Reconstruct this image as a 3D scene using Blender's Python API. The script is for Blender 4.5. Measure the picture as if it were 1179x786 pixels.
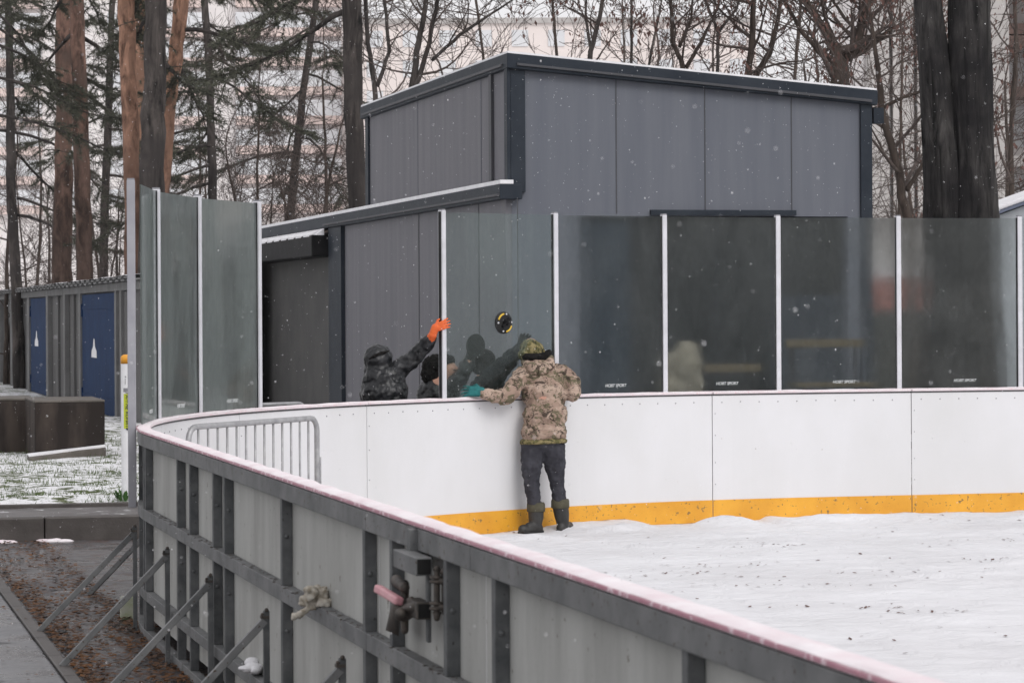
import bpy, bmesh, math, random
from mathutils import Vector, Matrix, noise
R = math.radians
SC = bpy.context.scene
for o in list(bpy.data.objects): bpy.data.objects.remove(o)
COL = SC.collection
random.seed(7)

# ------------------------------------------------------------------ camera
CAMZ = 1.946; FPX = 3300.0; CX = 589.5; HY = 359.1; ROLL = 0.0055
cam_d = bpy.data.cameras.new('camera'); cam = bpy.data.objects.new('camera', cam_d); COL.objects.link(cam)
cam.matrix_world = Matrix.Translation((0, 0, CAMZ)) @ Matrix.Rotation(ROLL, 4, 'Y') @ Matrix.Rotation(R(90), 4, 'X')
cam_d.sensor_width = 36; cam_d.lens = FPX / 1179 * 36
cam_d.shift_y = -(393 - HY) / 1179
cam_d.clip_start = 0.1; cam_d.clip_end = 3000
cam_d.dof.use_dof = True; cam_d.dof.focus_distance = 25.5; cam_d.dof.aperture_fstop = 10.0
SC.camera = cam

# ------------------------------------------------------------------ world, sun, exposure
SUN_EL, SUN_AZ = R(42), R(150)          # azimuth clockwise from +Y : behind the camera, to its right
w = bpy.data.worlds.new('World'); SC.world = w; w.use_nodes = True
nt = w.node_tree; nt.nodes.clear()
sky = nt.nodes.new('ShaderNodeTexSky'); sky.sky_type = 'NISHITA'; sky.sun_disc = False
sky.sun_elevation = SUN_EL; sky.sun_rotation = SUN_AZ
sky.air_density = 1.0; sky.dust_density = 3.0; sky.ozone_density = 1.0
hs = nt.nodes.new('ShaderNodeHueSaturation'); hs.inputs['Saturation'].default_value = 0.12
mx = nt.nodes.new('ShaderNodeMix'); mx.data_type = 'RGBA'; mx.inputs[0].default_value = 0.6
mx.inputs[7].default_value = (10.5, 10.3, 10.6, 1)      # overcast cloud deck
bgn = nt.nodes.new('ShaderNodeBackground'); bgn.inputs[1].default_value = 0.11
wo = nt.nodes.new('ShaderNodeOutputWorld')
nt.links.new(sky.outputs[0], hs.inputs['Color']); nt.links.new(hs.outputs[0], mx.inputs[6])
nt.links.new(mx.outputs[2], bgn.inputs[0]); nt.links.new(bgn.outputs[0], wo.inputs[0])
sd = bpy.data.lights.new('sun', 'SUN'); sd.energy = 1.1; sd.angle = R(28); sd.color = (1, .975, .95)
so = bpy.data.objects.new('sun', sd); COL.objects.link(so)
sdir = Vector((math.sin(SUN_AZ) * math.cos(SUN_EL), math.cos(SUN_AZ) * math.cos(SUN_EL), math.sin(SUN_EL)))
so.rotation_euler = sdir.to_track_quat('Z', 'Y').to_euler(); so.location = (10, -10, 20)
SC.view_settings.view_transform = 'Standard'; SC.view_settings.look = 'None'
SC.view_settings.exposure = 0.03; SC.view_settings.gamma = 1.0
SC.view_settings.use_curve_mapping = False
SC.render.engine = 'CYCLES'
SC.cycles.max_bounces = 8; SC.cycles.transparent_max_bounces = 24; SC.cycles.volume_bounces = 0

# ------------------------------------------------------------------ geometry helpers
def P(x, y, D):
    """point of the world at distance D along the street, seen at photo position x, y"""
    dx = (x - CX) / FPX; dy = (HY - y) / FPX
    c, s = math.cos(ROLL), math.sin(ROLL)
    return Vector(((dx * c + dy * s) * D, D, CAMZ + (-dx * s + dy * c) * D))

N0 = Vector((0.82, 5.77)); U = Vector((-0.24254, 0.97014)); V = Vector((0.97014, 0.24254))
def AB(a, b, z=0.0):
    q = N0 + V * a + U * b
    return Vector((q.x, q.y, z))
FB, RR = 19.87, 7.1          # far board line, corner radius
S1 = FB - RR; S2 = S1 + RR * math.pi / 2
def path(s, off=0.0, z=0.0):
    """rink line: s along it, off outwards"""
    if s <= S1: a, b, na, nb = 0, s, -1, 0
    elif s >= S2: a, b, na, nb = RR + (s - S2), FB, 0, 1
    else:
        t = (s - S1) / RR; na, nb = -math.cos(t), math.sin(t)
        a, b = RR + RR * na, S1 + RR * nb
    return AB(a + na * off, b + nb * off, z)

class MB:
    def __init__(self): self.v = []; self.f = []; self.m = []
    def add(self, vs, fs, mi=0):
        n = len(self.v); self.v += [tuple(p) for p in vs]; self.f += [tuple(i + n for i in f) for f in fs]
        self.m += [mi] * len(fs)
    def hexa(self, p, mi=0):   # 8 points, bottom 4 then top 4
        self.add(p, [(3, 2, 1, 0), (4, 5, 6, 7), (0, 1, 5, 4), (1, 2, 6, 5), (2, 3, 7, 6), (3, 0, 4, 7)], mi)
    def box(self, x0, x1, y0, y1, z0, z1, mi=0):
        self.hexa([(x0, y0, z0), (x1, y0, z0), (x1, y1, z0), (x0, y1, z0), (x0, y0, z1), (x1, y0, z1), (x1, y1, z1), (x0, y1, z1)], mi)
    def ab(self, a0, a1, b0, b1, z0, z1, mi=0):
        q = [AB(a0, b0), AB(a1, b0), AB(a1, b1), AB(a0, b1)]
        self.hexa([(p.x, p.y, z0) for p in q] + [(p.x, p.y, z1) for p in q], mi)
    def strip(self, s0, s1, o0, o1, z0, z1, step=0.25, mi=0):
        k = 1
        if s1 > S1 and s0 < S2: k = max(1, int(math.ceil((s1 - s0) / step)))
        vs = []; fs = []
        for i in range(k + 1):
            s = s0 + (s1 - s0) * i / k
            vs += [path(s, o0, z0), path(s, o1, z0), path(s, o1, z1), path(s, o0, z1)]
        for i in range(k):
            a = 4 * i; b = a + 4
            for j in range(4):
                fs.append((a + j, a + (j + 1) % 4, b + (j + 1) % 4, b + j))
        fs.append((3, 2, 1, 0)); fs.append(tuple(4 * k + j for j in range(4)))
        self.add(vs, fs, mi)
    def tube(self, pts, rad, n=6, caps=True, mi=0):
        pts = [Vector(p) for p in pts]
        if not hasattr(rad, '__len__'): rad = [rad] * len(pts)
        vs = []; fs = []; up = None
        for i, p in enumerate(pts):
            t = (pts[min(i + 1, len(pts) - 1)] - pts[max(i - 1, 0)])
            if t.length < 1e-9: t = Vector((0, 0, 1))
            t.normalize()
            if up is None: up = Vector((1, 0, 0)) if abs(t.x) < .8 else Vector((0, 1, 0))
            up = (up - t * up.dot(t)).normalized(); bb = t.cross(up)
            for j in range(n):
                a = 2 * math.pi * j / n
                vs.append(p + (up * math.cos(a) + bb * math.sin(a)) * rad[i])
        for i in range(len(pts) - 1):
            for j in range(n):
                fs.append((i * n + j, i * n + (j + 1) % n, (i + 1) * n + (j + 1) % n, (i + 1) * n + j))
        if caps:
            fs.append(tuple(reversed(range(n)))); fs.append(tuple((len(pts) - 1) * n + j for j in range(n)))
        self.add(vs, fs, mi)
    def bar(self, p, q, w, h, mi=0, upv=(0, 0, 1)):   # square profile between two points
        p = Vector(p); q = Vector(q); t = (q - p).normalized(); up = Vector(upv)
        sx = t.cross(up)
        if sx.length < 1e-3: sx = Vector((1, 0, 0))
        sx.normalize(); uu = sx.cross(t).normalized()
        vs = []
        for c in (p, q):
            for a, b in ((-1, -1), (1, -1), (1, 1), (-1, 1)): vs.append(c + sx * a * w / 2 + uu * b * h / 2)
        self.add(vs, [(0, 1, 2, 3), (7, 6, 5, 4), (0, 4, 5, 1), (1, 5, 6, 2), (2, 6, 7, 3), (3, 7, 4, 0)], mi)
    def ell(self, c, r, rot=None, n=16, m=10, mi=0):
        c = Vector(c)
        if not hasattr(r, '__len__'): r = (r, r, r)
        M = rot if rot is not None else Matrix.Identity(3)
        vs = []; fs = []
        for i in range(m + 1):
            th = math.pi * i / m
            for j in range(n):
                ph = 2 * math.pi * j / n
                vs.append(c + M @ Vector((r[0] * math.sin(th) * math.cos(ph), r[1] * math.sin(th) * math.sin(ph), r[2] * math.cos(th))))
        for i in range(m):
            for j in range(n): fs.append((i * n + j, i * n + (j + 1) % n, (i + 1) * n + (j + 1) % n, (i + 1) * n + j))
        self.add(vs, fs, mi)
    def cap(self, p, q, r0, r1, n=14, mi=0):       # tapered capsule
        p = Vector(p); q = Vector(q); t = (q - p)
        if t.length < 1e-5: return self.ell(p, max(r0, r1))
        t.normalize(); pts = []; rs = []
        for i in range(5):
            a = math.pi / 2 * i / 5; pts.append(p - t * r0 * math.cos(a)); rs.append(max(r0 * math.sin(a), 1e-4))
        pts.append(p); rs.append(r0); pts.append(q); rs.append(r1)
        for i in range(4, -1, -1):
            a = math.pi / 2 * i / 5; pts.append(q + t * r1 * math.cos(a)); rs.append(max(r1 * math.sin(a), 1e-4))
        self.tube(pts, rs, n, True, mi)
    def build(self, name, mats, parent=None, smooth=False, bevel=0.0):
        me = bpy.data.meshes.new(name); me.from_pydata(self.v, [], self.f)
        if not hasattr(mats, '__len__'): mats = [mats]
        for m in mats: me.materials.append(m)
        if len(mats) > 1: me.polygons.foreach_set('material_index', self.m)
        if smooth: me.polygons.foreach_set('use_smooth', [True] * len(self.f))
        me.update()
        o = bpy.data.objects.new(name, me); COL.objects.link(o)
        if parent is not None: set_parent(o, parent)
        if bevel > 0:
            bm = bmesh.new(); bm.from_mesh(me); bmesh.ops.recalc_face_normals(bm, faces=bm.faces)
            bm.to_mesh(me); bm.free()
            md = o.modifiers.new('bevel', 'BEVEL'); md.width = bevel; md.segments = 2; md.limit_method = 'ANGLE'
        return o

def set_parent(o, par):
    o.parent = par
    w_ = par.matrix_basis if par.parent is None else par.parent.matrix_basis @ par.matrix_basis
    if par.parent is None or True:
        root = par
        while root.parent is not None: root = root.parent
        # every mesh is modelled in world coordinates: undo the root's move once, at the first level
        if par is root and root.type == 'EMPTY':
            o.matrix_parent_inverse = root.matrix_basis.inverted()

def thing(name, loc, label, cat, group=None, rz=0.0):
    o = bpy.data.objects.new(name, None); COL.objects.link(o); o.empty_display_size = .2
    o.location = loc; o.rotation_euler = (0, 0, rz); bpy.context.view_layer.update()
    return tag(o, label, cat, group)
def tag(o, label=None, cat=None, group=None, kind=None):
    if label: o['label'] = label
    if cat: o['category'] = cat
    if group: o['group'] = group
    if kind: o['kind'] = kind
    return o
def copy_thing(root, mat, label, group=None):
    r = root.copy(); COL.objects.link(r); r.matrix_basis = mat; r['label'] = label
    if group: r['group'] = group
    for ch in list(root.children):
        c = ch.copy(); COL.objects.link(c); c.parent = r
        for g in list(ch.children):
            d = g.copy(); COL.objects.link(d); d.parent = c
    return r

# ------------------------------------------------------------------ materials
class NT:
    def __init__(s, name):
        s.m = bpy.data.materials.new(name); s.m.use_nodes = True; s.t = s.m.node_tree; s.t.nodes.clear()
        s.out = s.n('ShaderNodeOutputMaterial')
    def n(s, ty, **kw):
        x = s.t.nodes.new(ty)
        for k, v in kw.items(): setattr(x, k, v)
        return x
    def l(s, a, b): s.t.links.new(a, b)
    def coord(s, kind='Object', scale=(1, 1, 1)):
        tc = s.n('ShaderNodeTexCoord'); mp = s.n('ShaderNodeMapping'); mp.inputs['Scale'].default_value = scale
        s.l(tc.outputs[kind], mp.inputs[0]); return mp.outputs[0]
    def noise(s, vec, sc, det=4, rough=.55, dist=0):
        x = s.n('ShaderNodeTexNoise'); x.inputs['Scale'].default_value = sc; x.inputs['Detail'].default_value = det
        x.inputs['Roughness'].default_value = rough; x.inputs['Distortion'].default_value = dist
        s.l(vec, x.inputs['Vector']); return x.outputs['Fac']
    def ramp(s, fac, stops, interp='LINEAR'):
        x = s.n('ShaderNodeValToRGB'); x.color_ramp.interpolation = interp; e = x.color_ramp.elements
        while len(e) < len(stops): e.new(.5)
        for i, (p, c) in enumerate(stops):
            e[i].position = p; e[i].color = (c, c, c, 1) if not hasattr(c, '__len__') else (c[0], c[1], c[2], 1)
        s.l(fac, x.inputs[0]); return x.outputs[0]
    def mix(s, fac, a, b, mode='MIX'):
        x = s.n('ShaderNodeMix'); x.data_type = 'RGBA'; x.blend_type = mode
        for sock, v in ((x.inputs[0], fac), (x.inputs[6], a), (x.inputs[7], b)):
            if hasattr(v, 'is_linked') or hasattr(v, 'links'): s.l(v, sock)
            elif hasattr(v, '__len__'): sock.default_value = (v[0], v[1], v[2], 1)
            else: sock.default_value = v if sock is x.inputs[0] else (v, v, v, 1)
        return x.outputs[2]
    def math(s, op, a, b=0.0, clamp=False):
        x = s.n('ShaderNodeMath', operation=op, use_clamp=clamp)
        for sock, v in ((x.inputs[0], a), (x.inputs[1], b)):
            if hasattr(v, 'links'): s.l(v, sock)
            else: sock.default_value = v
        return x.outputs[0]
    def bsdf(s, col, rough=.6, metal=0.0, bump=None, bstr=.3, bdist=.01, spec=.5):
        b = s.n('ShaderNodeBsdfPrincipled')
        for sock, v in ((b.inputs['Base Color'], col), (b.inputs['Roughness'], rough), (b.inputs['Metallic'], metal)):
            if hasattr(v, 'links'): s.l(v, sock)
            elif hasattr(v, '__len__'): sock.default_value = (v[0], v[1], v[2], 1)
            else: sock.default_value = v
        b.inputs['Specular IOR Level'].default_value = spec
        if bump is not None:
            bp = s.n('ShaderNodeBump'); bp.inputs['Strength'].default_value = bstr; bp.inputs['Distance'].default_value = bdist
            s.l(bump, bp.inputs['Height']); s.l(bp.outputs[0], b.inputs['Normal'])
        s.l(b.outputs[0], s.out.inputs[0]); return b

def worn(name, c1, c2, sc=3.0, rough=.6, metal=0.0, streak=(1, 1, 1), speck=None, speck_sc=60, speck_th=.68, bstr=.25, bdist=.004, bsc=40, spec=.5, lo=.35, hi=.65, coord='Object'):
    k = NT(name); co = k.coord(coord, streak)
    a = k.noise(co, sc, 6, .6); f = k.ramp(a, [(lo, 0.0), (hi, 1.0)])
    col = k.mix(f, c1, c2)
    co2 = k.coord(coord)
    if speck is not None:
        q = k.ramp(k.noise(co2, speck_sc, 3, .6), [(speck_th, 0.0), (speck_th + .03, 1.0)])
        col = k.mix(q, col, speck)
    fine = k.noise(co2, bsc, 4, .6)
    rg = k.math('ADD', k.math('MULTIPLY', fine, .25), rough - .12)
    k.bsdf(col, rg, metal, fine, bstr, bdist, spec)
    return k.m

M = {}
M['hdpe'] = worn('white_board_plastic', (.71, .71, .73), (.64, .64, .645), 1.1, .5, spec=.25, streak=(1, 1, .6), speck=(.42, .40, .38), speck_sc=22, speck_th=.735, bstr=.08, lo=.3, hi=.7)
M['hdpe_shaded'] = worn('shaded_board_back', (.46, .465, .445), (.31, .31, .295), 2.2, .6, streak=(1.5, 1.5, .35), speck=(.15, .13, .10), speck_sc=24, speck_th=.69, lo=.38, hi=.72, spec=.2)  # outer-side shade put into the grey; streaks and specks are dirt
M['yellow'] = worn('yellow_kick_plastic', (.80, .40, .035), (.66, .30, .02), 2.2, .45, speck=(.25, .15, .05), speck_sc=26, speck_th=.63)
M['cap_pink'] = worn('pale_cap_plastic', (.78, .72, .74), (.70, .60, .63), 5, .5, speck=(.75, .55, .58), speck_sc=40, speck_th=.6)
M['lip'] = worn('faded_red_lip', (.56, .29, .35), (.46, .20, .26), 5, .5, speck=(.78, .60, .65), speck_sc=22, speck_th=.56)
M['snow'] = worn('snow_layer', (.86, .86, .88), (.76, .75, .78), 9, .75, bsc=60, bstr=.5, bdist=.01, spec=.2)
M['cap_snow'] = worn('thin_snow_on_cap', (.84, .80, .82), (.76, .66, .69), 6, .75, bsc=60, bstr=.4, bdist=.006, spec=.2)
M['galv'] = worn('galvanised_steel', (.085, .090, .094), (.155, .160, .163), 9, .6, .2, spec=.25, speck=(.045, .045, .045), speck_sc=55, speck_th=.68, bstr=.2)
M['galv_rail'] = worn('galvanised_rail_steel', (.125, .13, .133), (.215, .218, .22), 5, .6, .2, spec=.25, speck=(.07, .05, .035), speck_sc=42, speck_th=.64, bstr=.25)
M['galv_light'] = worn('zinc_tube_steel', (.30, .30, .31), (.42, .42, .43), 14, .5, .4)
M['alu'] = worn('aluminium_post', (.66, .66, .70), (.56, .56, .59), 6, .42, .15)
M['alu_dark'] = worn('aluminium_post_grey', (.34, .34, .37), (.28, .28, .31), 6, .5, .1)
M['rubber'] = worn('black_rubber', (.008, .008, .009), (.02, .02, .02), 20, .6, spec=.3)
M['hole_shade'] = worn('tube_inside_shade', (.004, .004, .004), (.006, .006, .006), 5, .9)  # painted shade for the hollow ends of the solid tube stubs
M['rust'] = worn('rusty_steel', (.050, .048, .046), (.11, .092, .078), 25, .65, .4)
M['pinkpaint'] = worn('faded_pink_paint', (.55, .24, .28), (.62, .36, .38), 20, .5)
M['cladding'] = worn('grey_wall_cladding', (.120, .130, .156), (.148, .157, .182), 1.6, .6, 0, streak=(3.5, 3.5, .22), bstr=.05, spec=.2, lo=.3, hi=.7)
M['cladding_side'] = worn('warm_grey_wall_cladding', (.134, .134, .152), (.162, .160, .176), 1.6, .6, 0, streak=(3.5, 3.5, .22), bstr=.05, spec=.2)
M['trim'] = worn('anthracite_trim', (.020, .026, .036), (.031, .038, .049), 3, .55, 0, spec=.15)
M['seam'] = worn('panel_seam', (.045, .048, .055), (.06, .06, .07), 3, .6)
M['darkglass'] = worn('dark_window_glass', (.008, .010, .012), (.014, .016, .018), 2, .12, spec=.2, bstr=0)
M['darkblue'] = worn('dark_blue_door_paint', (.014, .024, .038), (.024, .036, .05), 2, .4, spec=.15)
M['black'] = worn('black_sheet_metal', (.007, .007, .008), (.015, .015, .016), 5, .6, spec=.1)
M['graywall'] = worn('dark_grey_render', (.088, .088, .088), (.108, .106, .104), 1.5, .9, spec=.1, speck=(.14, .14, .14), speck_sc=45, speck_th=.66)
M['shed'] = worn('grey_painted_sheet', (.14, .14, .14), (.105, .103, .102), 1.2, .8, 0, streak=(1, 1, .3), spec=.1)
M['shed_trim'] = worn('light_grey_steel_post', (.20, .20, .20), (.15, .15, .15), 2, .8, spec=.1)
M['blue'] = worn('blue_door_paint', (.004, .022, .075), (.007, .032, .095), 2.5, .7, spec=.08, speck=(.03, .06, .13), speck_sc=30, speck_th=.70)
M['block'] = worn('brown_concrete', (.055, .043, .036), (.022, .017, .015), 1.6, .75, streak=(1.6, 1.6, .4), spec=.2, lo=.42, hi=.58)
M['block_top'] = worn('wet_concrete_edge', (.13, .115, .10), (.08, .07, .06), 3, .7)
M['cream'] = worn('cream_mottled', (.30, .275, .22), (.17, .155, .12), 6, .9, spec=.1)
M['ochre'] = worn('ochre_wood', (.11, .078, .03), (.06, .045, .02), 12, .6, streak=(4, 4, .5))
M['brick_red'] = worn('pale_red_wall', (.36, .13, .10), (.30, .11, .09), 1, .8)
M['hedge_wall'] = worn('dark_fence_boards', (.03, .031, .028), (.045, .045, .04), 2, .8)
M['paper'] = worn('white_plastic', (.80, .80, .82), (.72, .72, .74), 12, .5)
M['leveryellow'] = worn('yellow_lever_plastic', (.70, .47, .04), (.60, .38, .03), 9, .5)
M['capyellow'] = worn('orange_yellow_plastic', (.75, .34, .03), (.66, .28, .02), 9, .5)
M['sticker'] = worn('yellow_green_sticker', (.55, .62, .04), (.48, .55, .03), 9, .5)
M['greytag'] = worn('grey_tag', (.2, .2, .22), (.26, .26, .28), 9, .5)
M['black_ink'] = worn('black_ink', (.02, .02, .02), (.03, .03, .03), 9, .6)
M['white_ink'] = worn('white_print', (.55, .57, .57), (.45, .47, .47), 9, .6)
M['pine_bark'] = None

def bark(name, c1, c2, c3, sc=7, vs=.25, low=None):
    k = NT(name); co = k.coord('Object', (1, 1, vs))
    a = k.noise(co, sc, 6, .7, .6); b = k.noise(k.coord('Object'), 1.1, 3, .6)
    col = k.mix(k.ramp(a, [(.36, 0.0), (.62, 1.0)]), c1, c2)
    col = k.mix(k.ramp(b, [(.45, 0.0), (.65, 1.0)]), col, c3)
    if low is not None:      # thick grey-brown bark on the lower trunk, as on old pines
        sx = k.n('ShaderNodeSeparateXYZ'); k.l(k.coord('Object'), sx.inputs[0])
        h = k.math('ADD', sx.outputs[2], k.math('MULTIPLY', b, 3.0)); f = k.ramp(k.math('MULTIPLY', h, .1), [(.50, 0.0), (.78, 1.0)])
        lc = k.mix(k.ramp(a, [(.36, 0.0), (.62, 1.0)]), (low[0] * .35, low[1] * .35, low[2] * .35), low)
        col = k.mix(f, lc, col)
    k.bsdf(col, .9, 0, a, .9, .05, .2); return k.m
M['bark_orange'] = bark('orange_pine_bark', (.085, .048, .034), (.46, .26, .18), (.24, .14, .10), 4.5, .4, (.17, .10, .075))
M['bark_dull'] = bark('brown_pine_bark', (.040, .028, .024), (.26, .155, .12), (.11, .075, .062), 4.5, .4, (.10, .068, .056))
M['bark_dark'] = bark('dark_bark', (.010, .009, .009), (.095, .082, .076), (.042, .037, .036), 4, .25)
M['bark_black'] = bark('wet_black_bark', (.004, .004, .004), (.075, .070, .068), (.016, .015, .016), 7, .16)
M['bark_grey'] = bark('grey_brown_bark', (.030, .023, .020), (.10, .078, .066), (.06, .047, .040), 9)

def leafmat(name, c1, c2, rough=.7):
    k = NT(name); oi = k.coord('Object'); a = k.noise(oi, 1.7, 4, .7); b = k.noise(oi, 13, 2, .7)
    f = k.math('ADD', k.math('MULTIPLY', a, .5), k.math('MULTIPLY', b, .5))
    col = k.mix(k.ramp(f, [(.38, 0.0), (.62, 1.0)]), c1, c2)
    k.bsdf(col, rough, 0, None, spec=.2); return k.m
M['needles'] = leafmat('pine_needles', (.040, .044, .033), (.125, .128, .095))
M['deadleaf'] = leafmat('dead_brown_leaves', (.085, .045, .038), (.17, .10, .085))
M['fallen'] = leafmat('fallen_leaves', (.030, .016, .011), (.19, .085, .03))
M['grassblade'] = leafmat('grass_blades', (.045, .075, .02), (.10, .14, .04))
M['twig'] = leafmat('fine_twigs', (.055, .042, .037), (.12, .095, .085))
M['leafgreen'] = leafmat('plant_leaf_green', (.03, .08, .02), (.07, .15, .04))

# ground materials
k = NT('snowy_grass'); co = k.coord('Object')
a = k.noise(co, 5.5, 7, .75); b = k.noise(co, .45, 3, .5)
f = k.math('ADD', k.math('MULTIPLY', a, .75), k.math('MULTIPLY', b, .25))
g = k.mix(k.ramp(k.noise(co, 9, 4, .7), [(.4, 0.0), (.6, 1.0)]), (.05, .065, .025), (.11, .13, .05))
col = k.mix(k.ramp(f, [(.44, 0.0), (.50, 1.0)]), g, (.80, .80, .82))
k.bsdf(col, .85, 0, a, .8, .05, .2); M['grass_snow'] = k.m
k = NT('wet_asphalt'); co = k.coord('Object'); cs = k.coord('Object', (1, 1, 1))
a = k.noise(co, 1.3, 6, .7, .4); b = k.noise(co, 70, 3, .6)
col = k.mix(k.ramp(a, [(.35, 0.0), (.65, 1.0)]), (.050, .048, .050), (.105, .10, .105))
leaf = k.ramp(k.noise(co, 6.5, 7, .8, .8), [(.52, 0.0), (.58, 1.0)])
col = k.mix(leaf, col, (.070, .030, .018))
slush = k.ramp(k.noise(k.coord('Object', (.6, 2.2, 1)), 2.6, 5, .7), [(.66, 0.0), (.70, 1.0)])
col = k.mix(slush, col, (.42, .42, .44))
rg = k.ramp(a, [(.40, .16), (.6, .6)])
k.bsdf(col, rg, 0, k.math('ADD', b, k.math('MULTIPLY', leaf, .5)), .4, .01); M['asphalt'] = k.m
k = NT('wet_sidewalk'); co = k.coord('Object'); a = k.noise(co, 2, 6, .7)
col = k.mix(k.ramp(a, [(.35, 0.0), (.65, 1.0)]), (.055, .048, .045), (.12, .11, .11))
col = k.mix(k.ramp(k.noise(co, 4, 6, .7), [(.60, 0.0), (.66, 1.0)]), col, (.6, .6, .62))
k.bsdf(col, .45, 0, k.noise(co, 60, 3), .3, .005); M['sidewalk'] = k.m
k = NT('kerb_stone'); co = k.coord('Object'); a = k.noise(co, 3, 6, .7)
col = k.mix(k.ramp(a, [(.3, 0.0), (.7, 1.0)]), (.040, .033, .030), (.085, .075, .07))
k.bsdf(col, .55, 0, k.noise(co, 50, 3), .4, .006); M['kerb'] = k.m
k = NT('wet_paving_slab'); co = k.coord('Object'); a = k.noise(co, 1.8, 6, .65)
col = k.mix(k.ramp(a, [(.35, 0.0), (.65, 1.0)]), (.085, .085, .09), (.16, .16, .17))
col = k.mix(k.ramp(k.noise(co, 3.2, 3, .6), [(.62, 0.0), (.70, 1.0)]), col, (.035, .035, .038))
k.bsdf(col, k.ramp(a, [(.4, .2), (.6, .55)]), 0, k.noise(co, 60, 3), .3, .004); M['slab'] = k.m
k = NT('rink_ice_sheet'); co = k.coord('Object'); a = k.noise(co, .55, 5, .6)
col = k.mix(k.ramp(a, [(.35, 0.0), (.65, 1.0)]), (.76, .76, .785), (.66, .655, .675))
st = k.ramp(k.noise(k.coord('Object', (.8, 1.5, 1)), 2.6, 8, .85, .8), [(.635, 0.0), (.665, 1.0)])
col = k.mix(k.math('MULTIPLY', st, .5), col, (.36, .34, .35))
wr = k.noise(k.coord('Object', (.9, 1.1, 1)), 3.4, 8, .6, 1.2)
k.bsdf(col, .7, 0, wr, .6, .08, .2); M['ice'] = k.m

# rink glass: thin tinted pane with dried spots and streaks
def glassmat(name, tint, dirt, veil, rough, fogmin=.5, fogmax=1.0):
    k = NT(name)
    tr = k.n('ShaderNodeBsdfTransparent'); tr.inputs[0].default_value = (*tint, 1)
    gl = k.n('ShaderNodeBsdfGlossy'); gl.inputs['Roughness'].default_value = rough; gl.inputs['Color'].default_value = (.9, .95, .93, 1)
    lw = k.n('ShaderNodeLayerWeight'); lw.inputs['Blend'].default_value = .5
    fr = k.math('ADD', k.math('MULTIPLY', k.math('POWER', lw.outputs['Facing'], 4.0), .55), .02)
    rf = k.n('ShaderNodeBsdfRefraction'); rf.inputs['Color'].default_value = (*tint, 1); rf.inputs['IOR'].default_value = 1.03; rf.inputs['Roughness'].default_value = .32
    fog = k.ramp(k.noise(k.coord('Object', (1, 1, .6)), 1.7, 4, .6), [(.38, fogmin), (.6, fogmax)])
    mt = k.n('ShaderNodeMixShader'); k.l(fog, mt.inputs[0]); k.l(tr.outputs[0], mt.inputs[1]); k.l(rf.outputs[0], mt.inputs[2])
    m1 = k.n('ShaderNodeMixShader'); k.l(fr, m1.inputs[0]); k.l(mt.outputs[0], m1.inputs[1]); k.l(gl.outputs[0], m1.inputs[2])
    df = k.n('ShaderNodeBsdfDiffuse'); df.inputs[0].default_value = (*dirt, 1)
    tl = k.n('ShaderNodeBsdfTranslucent'); tl.inputs[0].default_value = (*dirt, 1)
    m0 = k.n('ShaderNodeMixShader'); m0.inputs[0].default_value = .5; k.l(df.outputs[0], m0.inputs[1]); k.l(tl.outputs[0], m0.inputs[2])
    big = k.noise(k.coord('Object', (1, 1, .5)), 2.2, 5, .6, .4)
    strk = k.noise(k.coord('Object', (9, 9, .7)), 2.0, 5, .7)
    sp = k.ramp(k.noise(k.coord('Object'), 34, 3, .6), [(.665, 0.0), (.71, 1.0)])
    v = k.math('ADD', k.math('MULTIPLY', k.ramp(big, [(.42, 0.0), (.66, 1.0)]), veil * 1.5), veil * .3)
    v = k.math('ADD', v, k.math('MULTIPLY', k.ramp(strk, [(.45, 0.0), (.7, 1.0)]), veil * .7))
    v = k.math('ADD', v, k.math('MULTIPLY', sp, .16), True)
    m2 = k.n('ShaderNodeMixShader'); k.l(v, m2.inputs[0]); k.l(m1.outputs[0], m2.inputs[1]); k.l(m0.outputs[0], m2.inputs[2])
    k.l(m2.outputs[0], k.out.inputs[0]); return k.m
M['glass'] = glassmat('rink_glass', (.84, .86, .86), (.24, .25, .25), .045, .04)
M['glass_left'] = glassmat('rink_glass_dirty', (.76, .79, .78), (.24, .265, .26), .36, .06)
M['glass_new'] = glassmat('rink_glass_new', (.88, .92, .91), (.27, .31, .31), .075, .04, 0, .15)

# ------------------------------------------------------------------ ground
mb = MB(); mb.ab(-900, 900, -700, 900, -.5, -.165); tag(mb.build('ground', M['grass_snow']), kind='structure')
mb = MB(); mb.ab(-.62, 40, -30, 21.0, -.164, -.12); tag(mb.build('asphalt', M['asphalt']), kind='structure')
mb = MB(); mb.ab(-12, -.62, -30, 21.0, -.165, -.125); tag(mb.build('paving_base', M['slab']), kind='structure')
mb = MB()
for i in range(0, 60):
    for j in range(0, 6):
        b0 = -8 + i * .5; a1 = -.74 - j * .5
        h = random.uniform(-.003, .003)
        mb.ab(a1 - .484, a1 - .010, b0 + .010, b0 + .490, -.124, -.110 + h)
tag(mb.build('paving', M['slab'], bevel=.004), kind='structure')
mb = MB()
for i in range(30): mb.ab(-.732, -.65, -8 + i * 1.0 + .004, -8 + i * 1.0 + .996, -.126, -.100)
tag(mb.build('path_edging', M['kerb'], bevel=.006), kind='structure')
mb = MB()
for i in range(-16, 25): mb.ab(i * 1.0 + .004, i * 1.0 + .996, 21.0, 21.16, -.16, .10)
tag(mb.build('kerb', M['kerb'], bevel=.015), kind='structure')
mb = MB(); mb.ab(-16, 24, 21.16, 22.45, -.16, .088); tag(mb.build('sidewalk', M['sidewalk']), kind='structure')
mb = MB(); mb.ab(-16, 24, 22.45, 22.53, -.16, .125); tag(mb.build('grass_edging', M['kerb'], bevel=.008), kind='structure')

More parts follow.
